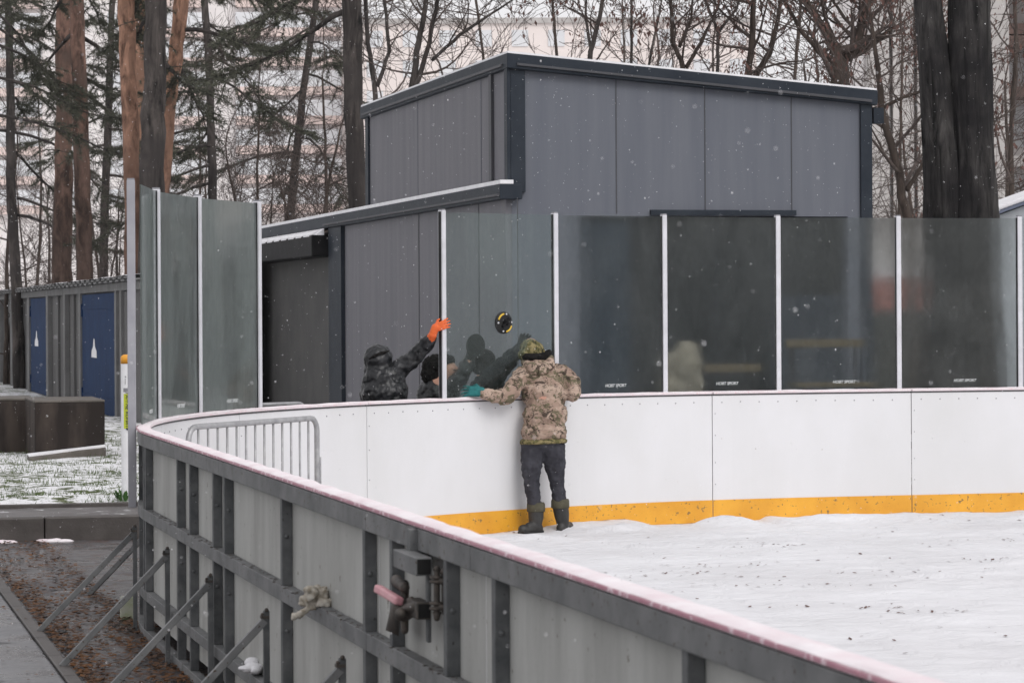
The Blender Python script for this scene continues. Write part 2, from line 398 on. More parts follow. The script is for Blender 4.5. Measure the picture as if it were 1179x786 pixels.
def sheet(a0, a1, b0, b1, na, nb, zf):
    vs = []; fs = []
    for j in range(nb + 1):
        for i in range(na + 1):
            a = a0 + (a1 - a0) * i / na; b = b0 + (b1 - b0) * j / nb
            vs.append(AB(a, b, zf(a, b)))
    for j in range(nb):
        for i in range(na):
            q = j * (na + 1) + i; fs.append((q, q + 1, q + na + 2, q + na + 1))
    return vs, fs
def gz(a, b):
    e = min(1, max(0, (b - 22.5) / .8))
    return .085 + .035 * e + .05 * e * (noise.noise(Vector((a * 1.1, b * 1.1, 3)))) + .02 * noise.noise(Vector((a * 6, b * 6, 1))) * e
vs, fs = sheet(-16, 24, 22.53, 46, 240, 160, gz); mb = MB(); mb.add(vs, fs)
tag(mb.build('lawn', M['grass_snow'], smooth=True), kind='structure')
mb = MB(); mb.ab(-200, 300, 45.9, 700, -.16, .08); tag(mb.build('far_ground', M['grass_snow']), kind='structure')

# ice inside the rink, covered with a wrinkled white sheet
def fold(a, b, a0, b0, ang, ln, wd, h):
    da, db = a - a0, b - b0; x = da * math.cos(ang) + db * math.sin(ang); y = -da * math.sin(ang) + db * math.cos(ang)
    if abs(x) > ln: return 0
    e = math.cos(x / ln * math.pi / 2)
    return h * e * math.exp(-(y / wd) ** 2)
FOLDS = []
rnd = random.Random(5)
for _ in range(46):
    FOLDS.append((rnd.uniform(2.5, 11), rnd.uniform(12.5, 19.6), rnd.uniform(-.6, .6), rnd.uniform(.25, 1.0), rnd.uniform(.02, .055), rnd.uniform(.01, .035)))
FOLDS += [(7.2, 19.45, .12, .8, .14, .05), (6.0, 19.35, -.4, .35, .12, .09), (9.1, 19.1, .05, 1.2, .12, .045), (4.9, 19.0, .5, .5, .07, .05), (10.6, 18.7, .0, .6, .06, .06)]
def iz(a, b):
    z = .010 * noise.noise(Vector((a * 1.3, b * 1.3, 0))) + .006 * noise.noise(Vector((a * 4, b * 7, 2)))
    for f_ in FOLDS: z += fold(a, b, *f_)
    return z
def edge_h(a):
    h = .035 * max(0, noise.noise(Vector((a * 1.7, 4, 0)))) + .02 * abs(noise.noise(Vector((a * 6, 9, 0))))
    if a > 6.5: h += .022 + .022 * noise.noise(Vector((a * 2.6, 1, 0)))
    if 4.2 < a < 5.3: h += .075 * math.sin((a - 4.2) / 1.1 * math.pi) ** .5
    return h
iz0 = iz
def iz(a, b):
    z = iz0(a, b); e = max(0, min(1, (b - 18.75 + .25 * noise.noise(Vector((a * 1.3, 0, 2)))) / .9))
    z += .016 * abs(noise.noise(Vector((a * 2.1 + 3, b * 2.4, 6)))) + .010 * abs(noise.noise(Vector((a * 5, b * 6, 8))))
    return z + e * e * (3 - 2 * e) * edge_h(a)
def inside(a, b):
    if a < .012 or b > FB - .012: return False
    if a < RR and b > S1: return math.hypot(a - RR, b - S1) < RR - .012
    return True
mb = MB(); vs = []; fs = []; idx = {}
na, nb = 260, 330; a0_, a1_, b0_, b1_ = 0, 15, -4, FB
def clampin(a, b):
    a = max(a, .02); b = min(b, FB - .02)
    if a < RR and b > S1:
        d = math.hypot(a - RR, b - S1)
        if d > RR - .02:
            q = (RR - .02) / d; a = RR + (a - RR) * q; b = S1 + (b - S1) * q
    return a, b
for j in range(nb + 1):
    for i in range(na + 1):
        a, b = clampin(a0_ + (a1_ - a0_) * i / na, b0_ + (b1_ - b0_) * j / nb)
        vs.append(AB(a, b, iz(a, b)))
for j in range(nb):
    for i in range(na):
        q = j * (na + 1) + i
        A, B = vs[q], vs[q + na + 2]
        if (A - B).length > .03: fs.append((q, q + 1, q + na + 2, q + na + 1))
mb.add(vs, fs); tag(mb.build('ice', M['ice'], smooth=True), kind='structure')

# ------------------------------------------------------------------ rink boards
def board(s0, s1, label, posts, near=True, kick=True, gate=False):
    g = .004
    t = thing('rink_board', path((s0 + s1) / 2, 0, -.12), label, 'rink board', 'rink board sections')
    mb = MB(); mb.strip(s0 + g, s1 - g, -.012, 0, .0, 1.165, .2); mb.build('panel', [M['hdpe'], M['hdpe_shaded']], t)
    pan = t.children[0]; me = pan.data
    for p in me.polygons:      # outer face: off-white grey back of the sheet, with shade painted in
        c = p.center; q = path((s0 + s1) / 2, 0)
        best = p.normal
        sm = min(((path(s0 + (s1 - s0) * i / 12).xy - c.xy).length, i) for i in range(13))[1]
        sc_ = s0 + (s1 - s0) * sm / 12; nrm = (path(sc_, 1) - path(sc_, 0))
        if best.dot(nrm) > .8: p.material_index = 1
    if kick:
        mb = MB(); mb.strip(s0 + g, s1 - g, -.018, -.0125, .0, .205, .2); mb.build('kick_strip', M['yellow'], t)
    mb = MB(); mb.strip(s0 + g / 2, s1 - g / 2, -.035, .055, 1.180, 1.198, .2); c = mb.build('cap', M['cap_pink'], t, bevel=.01)
    mb = MB(); mb.strip(s0 + g / 2, s1 - g / 2, .0555, .0605, 1.186, 1.199, .2); mb.build('edge_strip', M['lip'], c, bevel=.003)
    mb = MB(); vs = []; n = int((s1 - s0) / .06); fs = []
    for i in range(n + 1):
        s = s0 + (s1 - s0) * i / n
        for j, (o, h) in enumerate(((-.031, 0), (-.02, .8), (.016, 1), (.040, .8), (.052, 0))):
            jt = noise.noise(Vector((s * 9, j * 3.1, 0)))
            vs.append(path(s, o + jt * .006, 1.1985 + h * (.009 + .006 * noise.noise(Vector((s * 4, j, 5))))))
    for i in range(n):
        for j in range(4): q = i * 5 + j; fs.append((q, q + 1, q + 6, q + 5))
    mb.add(vs, fs); mb.build('snow_cover', M['cap_snow'], c, smooth=True)
    mb = MB(); mb.strip(s0 + g, s1 - g, .0005, .054, 1.100, 1.179, .2); mb.build('top_rail', M['galv_rail'], t, bevel=.004)
    ps = sorted(posts); edges = [s0 + g] + ps + [s1 - g]
    for z0, z1, nm in ((.635, .705, 'middle_rail'), (.13, .19, 'lower_rail'), (-.118, -.06, 'base_rail')):
        mb = MB()
        mb.strip(s0 + g, s1 - g, .002, .053, z0, z1, .2)
        r = mb.build(nm, M['galv_rail'], t, bevel=.003)
        if nm == 'middle_rail' and near:
            mb = MB()
            for _ in range(int((s1 - s0) * 16)):
                s = random.uniform(s0 + .05, s1 - .05); w_ = random.uniform(.004, .012)
                mb.ell(path(s, .035 + random.uniform(-.022, .022), z1), (w_, w_ * .6, .003), n=6, m=4)
            tag(mb.build('debris', M['rust'], r), kind='stuff')
    for s in ps:
        mb = MB()
        for z0, z1 in ((-.06, .13), (.19, .635), (.705, 1.100)):
            mb.strip(s - .024, s + .024, .0005, .049, z0, z1, 1)
        for z in (.5, .93):     # bolts on the face toward the camera
            mb.ell(path(s - .027, .028, z), (.011, .011, .011), n=8, m=6)
        mb.build('post', M['galv'], t, bevel=.003)
    if not near:
        mb = MB(); n = int((s1 - s0) / .19)
        for i in range(n): mb.ell(path(s0 + .1 + i * .19, -.013, 1.105 + random.uniform(-.003, .003)), (.006, .006, .006), n=6, m=4)
        for s in (s0 + .03,):
            for z in (.35, .55, .8, 1.0): mb.ell(path(s, -.013, z), .005, n=6, m=4)
        mb.build('screw_row', M['greytag'], t)
    return t

def sD(D): return (D - 5.77) / .97014
near_secs = [
 (-3.3, .2, [-2.9, -1.2], 'nearest grey-framed board section at the bottom right corner, blurred'),
 (.2, 3.75, [sD(7.16), sD(9.12), .4], 'long board section with wide clean grey panel, right of the gate hinge'),
 (3.75, 5.53, [sD(9.80), sD(10.69)], 'gate section of the board carrying the pink latch and hinge bolt'),
 (5.53, 9.50, [sD(11.2), sD(13.1), sD(14.85)], 'board section with a crumpled rag on its middle rail'),
 (9.50, 11.0, [sD(15.25), sD(16.15)], 'narrow stained board section with closely set double posts'),
 (11.0, 12.87, [sD(16.68), sD(18.2)], 'board section at the end of the straight, beside the far braces'),
]
for s0, s1, ps, lb in near_secs: board(s0, s1, lb, ps)
far_secs = [
 (12.87, 14.87, 'curved board section at the rink corner under the leftmost glass'),
 (14.87, 16.87, 'curved board section behind the crowd barrier, left half, under dirty glass'),
 (16.87, 18.87, 'curved white board section right of the dirty glass screen, without any glass on it'),
 (18.87, 20.87, 'white board section left of the camouflaged man, where the black-jacketed people lean'),
 (20.87, 22.87, 'white board section directly right of the camouflaged man'),
 (22.87, 24.87, 'white board section between the two dark seams on the right'),
 (24.87, 26.87, 'white board section at the right edge of the photo'),
 (26.87, 30.87, 'white board section beyond the right edge, end of the far side'),
]
for s0, s1, lb in far_secs:
    s0 = s0 - .06 if s0 > 13 else s0; s1 -= .06
    board(s0, s1, lb, [s0 + .05, (s0 + s1) / 2, s1 - .05], near=False)

# gate hardware
gt = [o for o in COL.objects if o.get('label', '').startswith('gate section')][0]
zc = 1.068
mb = MB(); mb.strip(sD(9.93), sD(10.30), .062, .122, zc - .032, zc + .032); q = mb.build('tube_stub', M['galv_rail'], gt, bevel=.004)
mb = MB(); mb.strip(sD(9.93) - .004, sD(9.93) - .001, .068, .116, zc - .026, zc + .026); mb.build('opening_shade', M['hole_shade'], q)  # black plate standing for the shade inside the tube
mb = MB(); mb.strip(sD(10.20), sD(10.24), .005, .085, zc - .03, zc + .11); mb.build('bracket', M['galv'], gt, bevel=.004)
zc = .913
mb = MB(); mb.strip(sD(9.95), sD(10.12), .062, .114, zc - .03, zc + .03); q = mb.build('tube_stub', M['rust'], gt, bevel=.004)
mb = MB(); mb.strip(sD(9.95) - .004, sD(9.95) - .001, .067, .109, zc - .024, zc + .024); mb.build('opening_shade', M['hole_shade'], q)
L = mb = MB()
c0 = path(sD(10.72), .10, .90)
mb.hexa([P(444, 725, 10.48), P(459, 732, 10.33), P(459, 732, 10.38), P(444, 725, 10.53), P(452, 686, 10.48), P(463, 684, 10.33), P(463, 684, 10.38), P(452, 686, 10.53)])
mb.cap(P(456, 668, 10.33), P(466, 676, 10.18), .022, .018); mb.cap(P(466, 672, 10.23), P(466, 725, 10.18), .016, .014)
mb.cap(P(466, 705, 10.18), P(480, 698, 9.98), .03, .022); mb.ell(P(464, 702, 10.18), .04); mb.cap(P(461, 706, 10.13), P(461, 706, 10.00), .02, .02)
mb.cap(P(474, 690, 10.08), P(480, 706, 9.98), .012, .012)
mb.build('latch', M['rust'], gt, smooth=True, bevel=.0)
mb = MB(); mb.bar(P(435, 677, 10.33), P(460, 692, 10.13), .035, .030, upv=(0, .4, 1)); mb.build('latch_handle', M['pinkpaint'], gt, bevel=.008)
mb = MB(); sx = 503
mb.cap(P(503, 657, 9.86), P(503, 711, 9.86), .011, .011)
for y in (664, 669, 694, 700): mb.tube([P(503, y - 1.6, 9.86), P(503, y + 1.6, 9.86)], .026, 8)
mb.tube([P(503, 656, 9.86), P(503, 651, 9.86)], [.016, .006], 8); mb.tube([P(503, 704, 9.86), P(503, 714, 9.86)], [.018, .005], 8)
for y in (667, 697): mb.bar(P(503, y, 9.86), P(515, y + 3, 9.84), .03, .02)
for q_ in ((511, 658), (517, 655), (515, 664), (513, 704), (517, 710)): mb.ell(P(q_[0], q_[1], 9.85), .014, n=8, m=6)
mb.cap(P(511, 672, 9.86), P(511, 700, 9.86), .008, .008)
mb.build('hinge_bolt', M['rust'], gt, smooth=True)
mb = MB(); mb.strip(sD(9.97), sD(10.00), .057, .072, .80, 1.06); mb.build('hinge_plate', M['galv'], gt, bevel=.004)

# braces outside the board
blab = ['farthest brace, slanting behind the paired one at the corner', 'front strut of the crossed-looking pair at the corner', 'brace ending at the slab edge, second from the left front',
        'long brace in the middle, rising to the double posts', 'brace at the bottom beside the wide lower panel', 'brace below the gate, mostly under the frame']
for i, D in enumerate((20.9, 18.75, 16.9, 15.15, 13.35, 11.5)):
    s = sD(D) if D < 18.2 else S1 + {20.9: 2.75, 18.75: .55}[D]
    t = thing('brace', path(s, .4, -.12), 'galvanised ' + blab[i], 'brace', 'steel braces propping the boards')
    mb = MB(); mb.bar(path(s, .085, .52), path(s, .70, -.105), .035, .035); mb.build('strut', M['galv_rail'], t, bevel=.003)
    mb = MB(); mb.strip(s - .015, s + .015, .064, .092, -.118, .565); mb.build('upright', M['galv'], t, bevel=.003)
    mb = MB(); mb.strip(s - .02, s + .02, .066, .105, .53, .542); mb.ell(path(s - .02, .08, .570), .010, n=8, m=6); mb.ell(path(s - .02, .10, .550), .008, n=8, m=6); mb.build('bolt', M['rust'], t)

# ------------------------------------------------------------------ glass and posts
LP = [13.72, 14.86, 16.06, 17.23]; RP = [19.84, 21.155, 22.335, 23.50, 24.70, 25.93, 27.15]
GT = 2.825
def post(s, label, top=GT, z0=1.2, mat=None, wd=.045, o0=.0, o1=.055):
    t = thing('glass_post', path(s, .03, z0), label, 'post', 'aluminium posts holding the rink glass')
    mb = MB(); mb.strip(s - wd / 2, s + wd / 2, o0, o1, z0, top); mb.build('profile', mat or M['alu'], t, bevel=.004)
    mb = MB(); mb.strip(s - wd / 2 + .004, s + wd / 2 - .004, o0 + .003, o1 - .003, top, top + .012); mb.build('end_cap', M['greytag'], t)
    if not wd > .05: mb = MB(); mb.strip(s - wd / 2 - .003, s - wd / 2 - .0005, o0 + .015, o1 - .008, z0, top - .01); mb.strip(s + wd / 2 + .0005, s + wd / 2 + .003, o0 + .015, o1 - .008, z0, top - .01); mb.build('gasket', M['rubber'], t)
    return t
post(LP[0], 'wide grey end post of the left glass screen, reaching below the board top', GT + .012, .66, M['alu_dark'], .06, .0615, .116)
post(LP[1], 'thin post, second of the left glass screen')
post(LP[2], 'thin post, third of the left glass screen')
post(LP[3], 'right end post of the left glass screen')
rl = ['white post gripped by the orange glove', 'white post directly above the camouflaged man', 'white post between the first two dark glass panes', 'white post in the middle of the right glass row',
      'white post left of the big black trunk', 'white post at the right edge of the photo', 'white post beyond the right edge']
for s, l in zip(RP, rl): post(s, l, GT)

def text_mesh(name, txt, size, mat, parent, M4, depth=.0008):
    cu = bpy.data.curves.new(name, 'FONT'); cu.body = txt; cu.size = size; cu.extrude = depth; cu.align_x = 'CENTER'; cu.align_y = 'CENTER'; cu.shear = .25; cu.offset = size * .02
    ob = bpy.data.objects.new('tmp', cu); COL.objects.link(ob); dg = bpy.context.evaluated_depsgraph_get()
    me = bpy.data.meshes.new_from_object(ob.evaluated_get(dg)); COL.objects.unlink(ob); bpy.data.objects.remove(ob)
    me.transform(M4); me.materials.clear(); me.materials.append(mat)
    o = bpy.data.objects.new(name, me); COL.objects.link(o); set_parent(o, parent); return o
def pane(s0, s1, label, mat, logo=True):
    t = thing('glass_screen', path((s0 + s1) / 2, .03, 1.2), label, 'glass screen', 'rink glass panes')
    # each pane is flat between its posts
    A, B = path(s0, .028), path(s1, .028); d = (B - A).normalized(); A = A + d * .03; B = B - d * .03
    n = Vector((-d.y, d.x, 0)); mb = MB(); h = .005
    mb.hexa([A - n * h + Vector((0, 0, 1.212)), B - n * h + Vector((0, 0, 1.212)), B + n * h + Vector((0, 0, 1.212)), A + n * h + Vector((0, 0, 1.212)),
             A - n * h + Vector((0, 0, GT - .015)), B - n * h + Vector((0, 0, GT - .015)), B + n * h + Vector((0, 0, GT - .015)), A + n * h + Vector((0, 0, GT - .015))])
    mb.build('pane', mat, t)
    if logo:
        c = (A + B) / 2 + d * .05 - n * (h + .002); c.z = 1.275
        X = d; Y = Vector((0, 0, 1)); Z = X.cross(Y)
        M4 = Matrix.Translation(c) @ Matrix((X, Y, Z)).transposed().to_4x4()
        text_mesh('logo', 'HOBT SPORT', .038, M['white_ink'], t, M4)
    return t
pane(LP[0] + .02, LP[1], 'narrow-looking pane at the left end of the dirty glass screen', M['glass_left'])
pane(LP[1], LP[2], 'middle pane of the dirty glass screen on the left', M['glass_left'])
pane(LP[2], LP[3], 'widest pane of the left glass screen, with a pale smear across it', M['glass_left'])
pl = ['newly fitted greenish pane with a suction cup stuck on it', 'dark-looking pane just right of the camouflaged man', 'dark-looking pane in front of the cream bundle',
      'dark-looking pane before the right corner of the grey building', 'pane in front of the big black double trunk', 'pane beyond the right edge of the photo']
for i in range(6): pane(RP[i], RP[i + 1], pl[i], M['glass_new'] if i == 0 else M['glass'], i > 0)

# ------------------------------------------------------------------ suction cups
def suction(c, nrm, upd, label, r=.098, yellow=True):
    t = thing('suction_cup', c, label, 'suction cup', 'suction lifters')
    nrm = Vector(nrm).normalized(); upd = Vector(upd); upd = (upd - nrm * upd.dot(nrm)).normalized(); sd_ = upd.cross(nrm)
    rot = Matrix((sd_, upd, nrm)).transposed(); c = Vector(c)
    mb = MB(); mb.tube([c, c + nrm * .012, c + nrm * .02, c + nrm * .03], [r, r * .98, r * .86, r * .7], 32); mb.build('cup', M['rubber'], t, smooth=False)
    mb = MB()
    mb.cap(c + nrm * .045 - upd * r * .5, c + nrm * .045 + upd * r * .5, .013, .013)
    for sg in (-1, 1): mb.cap(c + nrm * .025 + upd * sg * r * .5, c + nrm * .045 + upd * sg * r * .5, .012, .012)
    mb.cap(c + nrm * .03, c + nrm * .05, .03, .025)
    mb.build('handle', M['black'], t, smooth=True)
    if yellow:
        for sg in (0, math.pi):
            mb = MB(); pts = [c + nrm * .026 + (sd_ * math.cos(sg + a) + upd * math.sin(sg + a)) * r * .80 for a in [x * .15 - .55 for x in range(8)]]
            mb.tube(pts, .008, 8); mb.build('lever', M['leveryellow'], t, smooth=True)
        for a in (.9, 2.2, 4.0, 5.3):
            mb = MB(); mb.ell(c + nrm * .024 + (sd_ * math.cos(a) + upd * math.sin(a)) * r * .78, .009, n=8, m=6); mb.build('screw', M['alu'], t)
    return t
A_, B_ = path(RP[0], .028), path(RP[1], .028); d_ = (B_ - A_).normalized(); gn = Vector((d_.y, -d_.x, 0))
tt = (577 - 507) / 133.0; cc = A_.lerp(B_, tt) + gn * .006; cc.z = P(577, 371.5, cc.y).z
suction(cc, gn, Vector((.75, .1, .55)), 'black suction cup with yellow levers stuck on the front of the new pane')

# ------------------------------------------------------------------ grey building
FZ = .1; a0, b0 = 5.56, 25.64; a1 = 9.83; bU = 33.9; bL = 36.3
bd = thing('grey_building', AB(a0 + 2, b0 + 4, FZ), 'grey panel-clad building with dark edge trims and a lower wing, behind the glass', 'building')
def rz_top(a): return 4.827 - (a - a0) / (a1 - a0) * (4.827 - 4.469)
def prism(mb, a_0, a_1, b_0, b_1, z0, t0, t1, mi=0):    # sloped top between a_0 (t0) and a_1 (t1)
    q = [AB(a_0, b_0), AB(a_1, b_0), AB(a_1, b_1), AB(a_0, b_1)]
    zs = [t0, t1, t1, t0]; zb = z0 if hasattr(z0, '__len__') else (z0,) * 4
    mb.hexa([(p.x, p.y, z) for p, z in zip(q, zb)] + [(p.x, p.y, z) for p, z in zip(q, zs)], mi)
# front wall with the dark glazed opening
ox0, ox1, oz = 6.35, 9.55, 3.02
def fa(x, D=32.4):   # facade coordinate from photo x
    return (P(x, 300, D).xy - N0).dot(V)
mb = MB(); prism(mb, a0 + .01, ox0, b0, b0 + .15, -.1, rz_top(a0), rz_top(ox0)); prism(mb, ox1, a1, b0, b0 + .15, -.1, rz_top(ox1), rz_top(a1)); prism(mb, ox0, ox1, b0, b0 + .15, oz, rz_top(ox0), rz_top(ox1))
mb.build('front_wall', M['cladding'], bd)
mb = MB(); mb.ab(a0, a0 + .15, b0 + .003, bU, -.1, 4.78); mb.build('side_wall', M['cladding_side'], bd)
mb = MB(); prism(mb, a1 - .15, a1 - .002, b0 + .16, bU, -.1, 4.45, 4.45); mb.ab(a0, a1, bU, bU + .15, -.1, 4.45); mb.build('back_wall', M['cladding_side'], bd)
mb = MB(); prism(mb, a0 - .06, a1 + .06, b0 - .10, bU + .2, (4.66, 4.30, 4.30, 4.66), 4.827, 4.469)
rf = mb.build('roof_edge', M['trim'], bd, bevel=.01)
mb = MB(); prism(mb, a0 - .05, a1 + .05, b0 - .085, bU + .19, (4.828, 4.470, 4.470, 4.828), 4.85, 4.492); mb.build('roof_snow', M['snow'], rf)
mb = MB(); prism(mb, a0 + .05, a1 - .02, b0 - .125, b0 - .1005, (4.69, 4.33, 4.33, 4.69), 4.715, 4.36); mb.ab(a0 - .085, a0 - .061, b0 + .1, bU, 4.69, 4.72); mb.build('drip_edge', M['seam'], rf)
for a_, w_ in ((a0 - .01, .17), (a1 - .13, .14)):
    mb = MB(); mb.ab(a_, a_ + w_, b0 - .045, b0 - .002, 3.28 if a_ < 6 else -.1, 4.70 if a_ < 6 else 4.32)
    if a_ < 6: mb.ab(a0 - .05, a0 - .011, b0 - .045, b0 + .10, 3.37, 4.68)
    mb.build('corner_trim', M['trim'], bd, bevel=.006)
mb = MB(); mb.ab(a0 - .035, a0 - .002, b0 + .78, b0 + .90, 3.3, 4.68); mb.build('downpipe', M['seam'], bd)
mb = MB(); mb.ab(a0 - .03, a0 - .002, bU - .2, bU, 3.3, 4.68); mb.build('corner_trim', M['trim'], bd)
for x in (707, 817, 926):
    a_ = fa(x); mb = MB(); mb.ab(a_ - .006, a_ + .006, b0 - .006, b0 - .001, oz + .03, rz_top(a_) - .16); mb.build('panel_seam', M['seam'], bd)
for bb in (1.4, 4.9): mb = MB(); mb.ab(a0 - .005, a0 - .001, b0 + bb, b0 + bb + .02, 3.37, 4.66); mb.build('panel_seam', M['cladding'], bd)
mb = MB(); mb.ab(fa(748), fa(930), b0 - .05, b0 - .003, 3.03, 3.09); mb.build('shutter_rail', M['trim'], bd)
# glazed bay
mb = MB(); mb.ab(ox0, ox1, b0 + 2.2, b0 + 2.3, -.1, 3.0); mb.ab(ox0, ox1, b0 + .16, b0 + 2.2, FZ, FZ + .02); mb.ab(ox0, ox0 + .02, b0 + .16, b0 + 2.2, FZ, 3.0); mb.ab(ox1 - .02, ox1, b0 + .16, b0 + 2.2, FZ, 3.0); mb.build('bay_lining', M['black'], bd)
edges = [ox0, fa(728), fa(762), fa(832), fa(905), ox1]
for i in range(5):
    mt = M['darkblue'] if i == 0 else M['darkglass']
    mb = MB(); mb.ab(edges[i] + .03, edges[i + 1] - .03, b0 + .08, b0 + .095, FZ + .1 if i == 0 else 1.05, 2.98)
    fr = mb.build('door' if i == 0 else 'window', mt, bd)
    mb = MB()
    for e in (edges[i], edges[i + 1]): mb.ab(e - .028, e + .028, b0 + .07, b0 + .11, FZ, 3.0)
    mb.build('frame', M['trim'], fr)
mb = MB(); mb.ab(edges[1] + .03, ox1 - .03, b0 + .06, b0 + .12, FZ, 1.02); mb.build('sill_wall', M['graywall'], bd)
mb = MB(); mb.ab(fa(905), ox1 - .03, b0 + .065, b0 + .078, 1.0, 2.12); mb.build('lower_panel', M['trim'], bd)
# lower wing
mb = MB(); mb.ab(a0 - .06, a0 - .002, b0 - .002, bL, -.1, 3.22); mb.ab(a0 - .06, a0 + .95, b0 - .004, b0 - .0005, -.1, 1.0); wing = mb.build('wing_wall', M['cladding_side'], bd)
mb = MB(); mb.ab(a0 - .16, a0 + .10, b0 - .13, 50.5, 3.20, 3.37); wr = mb.build('wing_roof_edge', M['trim'], bd, bevel=.01)
mb = MB(); mb.ab(a0 - .15, a0 + .0, b0 - .12, 50.4, 3.371, 3.415); mb.build('roof_snow', M['snow'], wr)
mb = MB(); mb.ab(a0 - .19, a0 - .161, b0 - .12, bL + .1, 3.235, 3.26); mb.build('drip_edge', M['seam'], wr)
for x in (483, 552, 597):
    k_ = (x - 589.5) / 3300; aa = a0 - .06
    bb = (N0.x + aa * V.x - k_ * (N0.y + aa * V.y)) / (k_ * U.y - U.x)
    mb = MB(); mb.ab(aa - .006, aa - .001, bb - .01, bb + .02 + (bb - 25) * .004, -.1, 3.2); mb.build('panel_seam', M['seam'], bd)
mb = MB(); mb.ab(a0 - .12, a0 - .061, bL - 1.0, bL, -.1, 3.2); mb.build('corner_pillar', M['trim'], bd, bevel=.006)
mb = MB(); mb.ab(a0 - .02, a0 + 3, bL + .001, 50, -.1, 3.15); mb.build('rear_wall', M['graywall'], bd)
mb = MB(); mb.ab(a0 - .36, a0 - .021, bL + .05, 50, 2.78, 3.10); cn = mb.build('gutter_box', M['black'], bd, bevel=.02)
mb = MB()
n = 60
for i in range(n):
    u0 = bL + .06 + (50 - bL - .1) * i / n; u1 = bL + .06 + (50 - bL - .1) * (i + 1) / n
    h = .16 + .02 * math.sin(i * 1.7); e = .02 + (.05 if i % 3 == 0 else .0)
    q = [AB(a0 - .37 + e * .3, u0), AB(a0 - .17, u0), AB(a0 - .17, u1), AB(a0 - .37 + e * .3, u1)]
    mb.hexa([(p.x, p.y, 3.08) for p in q] + [(q[0].x, q[0].y, 3.13 - e), (q[1].x, q[1].y, 3.195), (q[2].x, q[2].y, 3.195), (q[3].x, q[3].y, 3.13 - e)])
mb.build('gutter_snow', M['snow'], cn)
mb = MB(); mb.ab(a1 + .065, a1 + .19, b0 + .05, b0 + .22, 4.1, 4.28); mb.ab(a1 + .002, a1 + .07, b0 + .1, b0 + .15, 4.15, 4.2); mb.build('wall_lamp', M['trim'], bd)

# voxel-merged soft shapes
TEX = {}
def tex(name, sc, depth=3):
    if name not in TEX:
        t = bpy.data.textures.new(name, 'CLOUDS'); t.noise_scale = sc; t.noise_depth = depth; TEX[name] = t
    return TEX[name]
def skinned(mb, name, mat, parent, voxel=.011, smooth=3, fold=0.0, fsc=.09):
    o = mb.build(name, mat, None, smooth=True)
    r = o.modifiers.new('remesh', 'REMESH'); r.mode = 'VOXEL'; r.voxel_size = voxel; r.use_smooth_shade = True
    s = o.modifiers.new('smooth', 'SMOOTH'); s.iterations = smooth; s.factor = .5
    if fold > 0:
        d = o.modifiers.new('folds', 'DISPLACE'); d.texture = tex('folds%g' % fsc, fsc); d.texture_coords = 'LOCAL'; d.strength = fold; d.mid_level = .5
    dg = bpy.context.evaluated_depsgraph_get(); me = bpy.data.meshes.new_from_object(o.evaluated_get(dg))
    o.modifiers.clear(); o.data = me; me.name = name
    me.polygons.foreach_set('use_smooth', [True] * len(me.polygons))
    if parent is not None: set_parent(o, parent)
    return o

# cream rounded form and ochre benches placed behind the glass
t = thing('blob', P(787, 470, 30.2), 'pale cream rounded bundle standing behind the glass right of the third post', 'blob')
mb = MB(); c = P(789, 424, 30.2); mb.ell(c, (.17, .13, .30), n=18, m=12); mb.ell(c + Vector((-.12, .02, -.05)), (.14, .12, .24)); mb.ell(c + Vector((.02, 0, -.75)), (.21, .16, .62)); mb.ell(c + Vector((-.08, 0, -1.2)), (.24, .18, .42))
mb.box(c.x - .24, c.x + .17, c.y - .1, c.y + .1, FZ, c.z + .1); skinned(mb, 'soft_form', M['cream'], t, .025, 3, .10, .14)
mb = MB(); mb.tube([c + Vector((math.cos(a) * .2 - .02, math.sin(a) * .16, -.32)) for a in [i * .55 for i in range(12)]], .012, 6); mb.build('cord', M['ochre'], t)
for (x0, x1, y0, y1, lb) in ((812, 880, 419, 428, 'ochre wooden bench behind the glass beside the cream bundle'), (905, 1000, 391, 400, 'long ochre bench plank behind the glass at the building corner')):
    D = 31.0; pA = P(x0, y0, D); pB = P(x1, y0, D); t = thing('bench', Vector(((pA.x + pB.x) / 2, D, FZ)), lb, 'bench', 'benches along the facade')
    zt = P(900, y0, D).z; zb = P(900, y1, D).z
    dv = Vector((V.x, V.y, 0)); ln = (pB - pA).length; A = Vector((pA.x, D, 0)); nv = Vector((U.x, U.y, 0))
    def bx_(mb, l0, l1, w0, w1, z0, z1):
        mb.hexa([A + dv * l0 + nv * w0 + Vector((0, 0, z0)), A + dv * l1 + nv * w0 + Vector((0, 0, z0)), A + dv * l1 + nv * w1 + Vector((0, 0, z0)), A + dv * l0 + nv * w1 + Vector((0, 0, z0)),
                 A + dv * l0 + nv * w0 + Vector((0, 0, z1)), A + dv * l1 + nv * w0 + Vector((0, 0, z1)), A + dv * l1 + nv * w1 + Vector((0, 0, z1)), A + dv * l0 + nv * w1 + Vector((0, 0, z1))])
    mb = MB(); bx_(mb, 0, ln, 0, .03, zb, zt); mb.build('backrest', M['ochre'], t, bevel=.004)
    mb = MB(); bx_(mb, 0, ln, -.4, -.02, zb - .42, zb - .38); mb.build('seat', M['ochre'], t, bevel=.004)
    for l0 in (.06, ln - .1):
        mb = MB(); bx_(mb, l0, l0 + .04, .031, .06, FZ, zt); bx_(mb, l0, l0 + .04, -.38, -.34, FZ, zb - .42); mb.build('leg', M['black'], t)

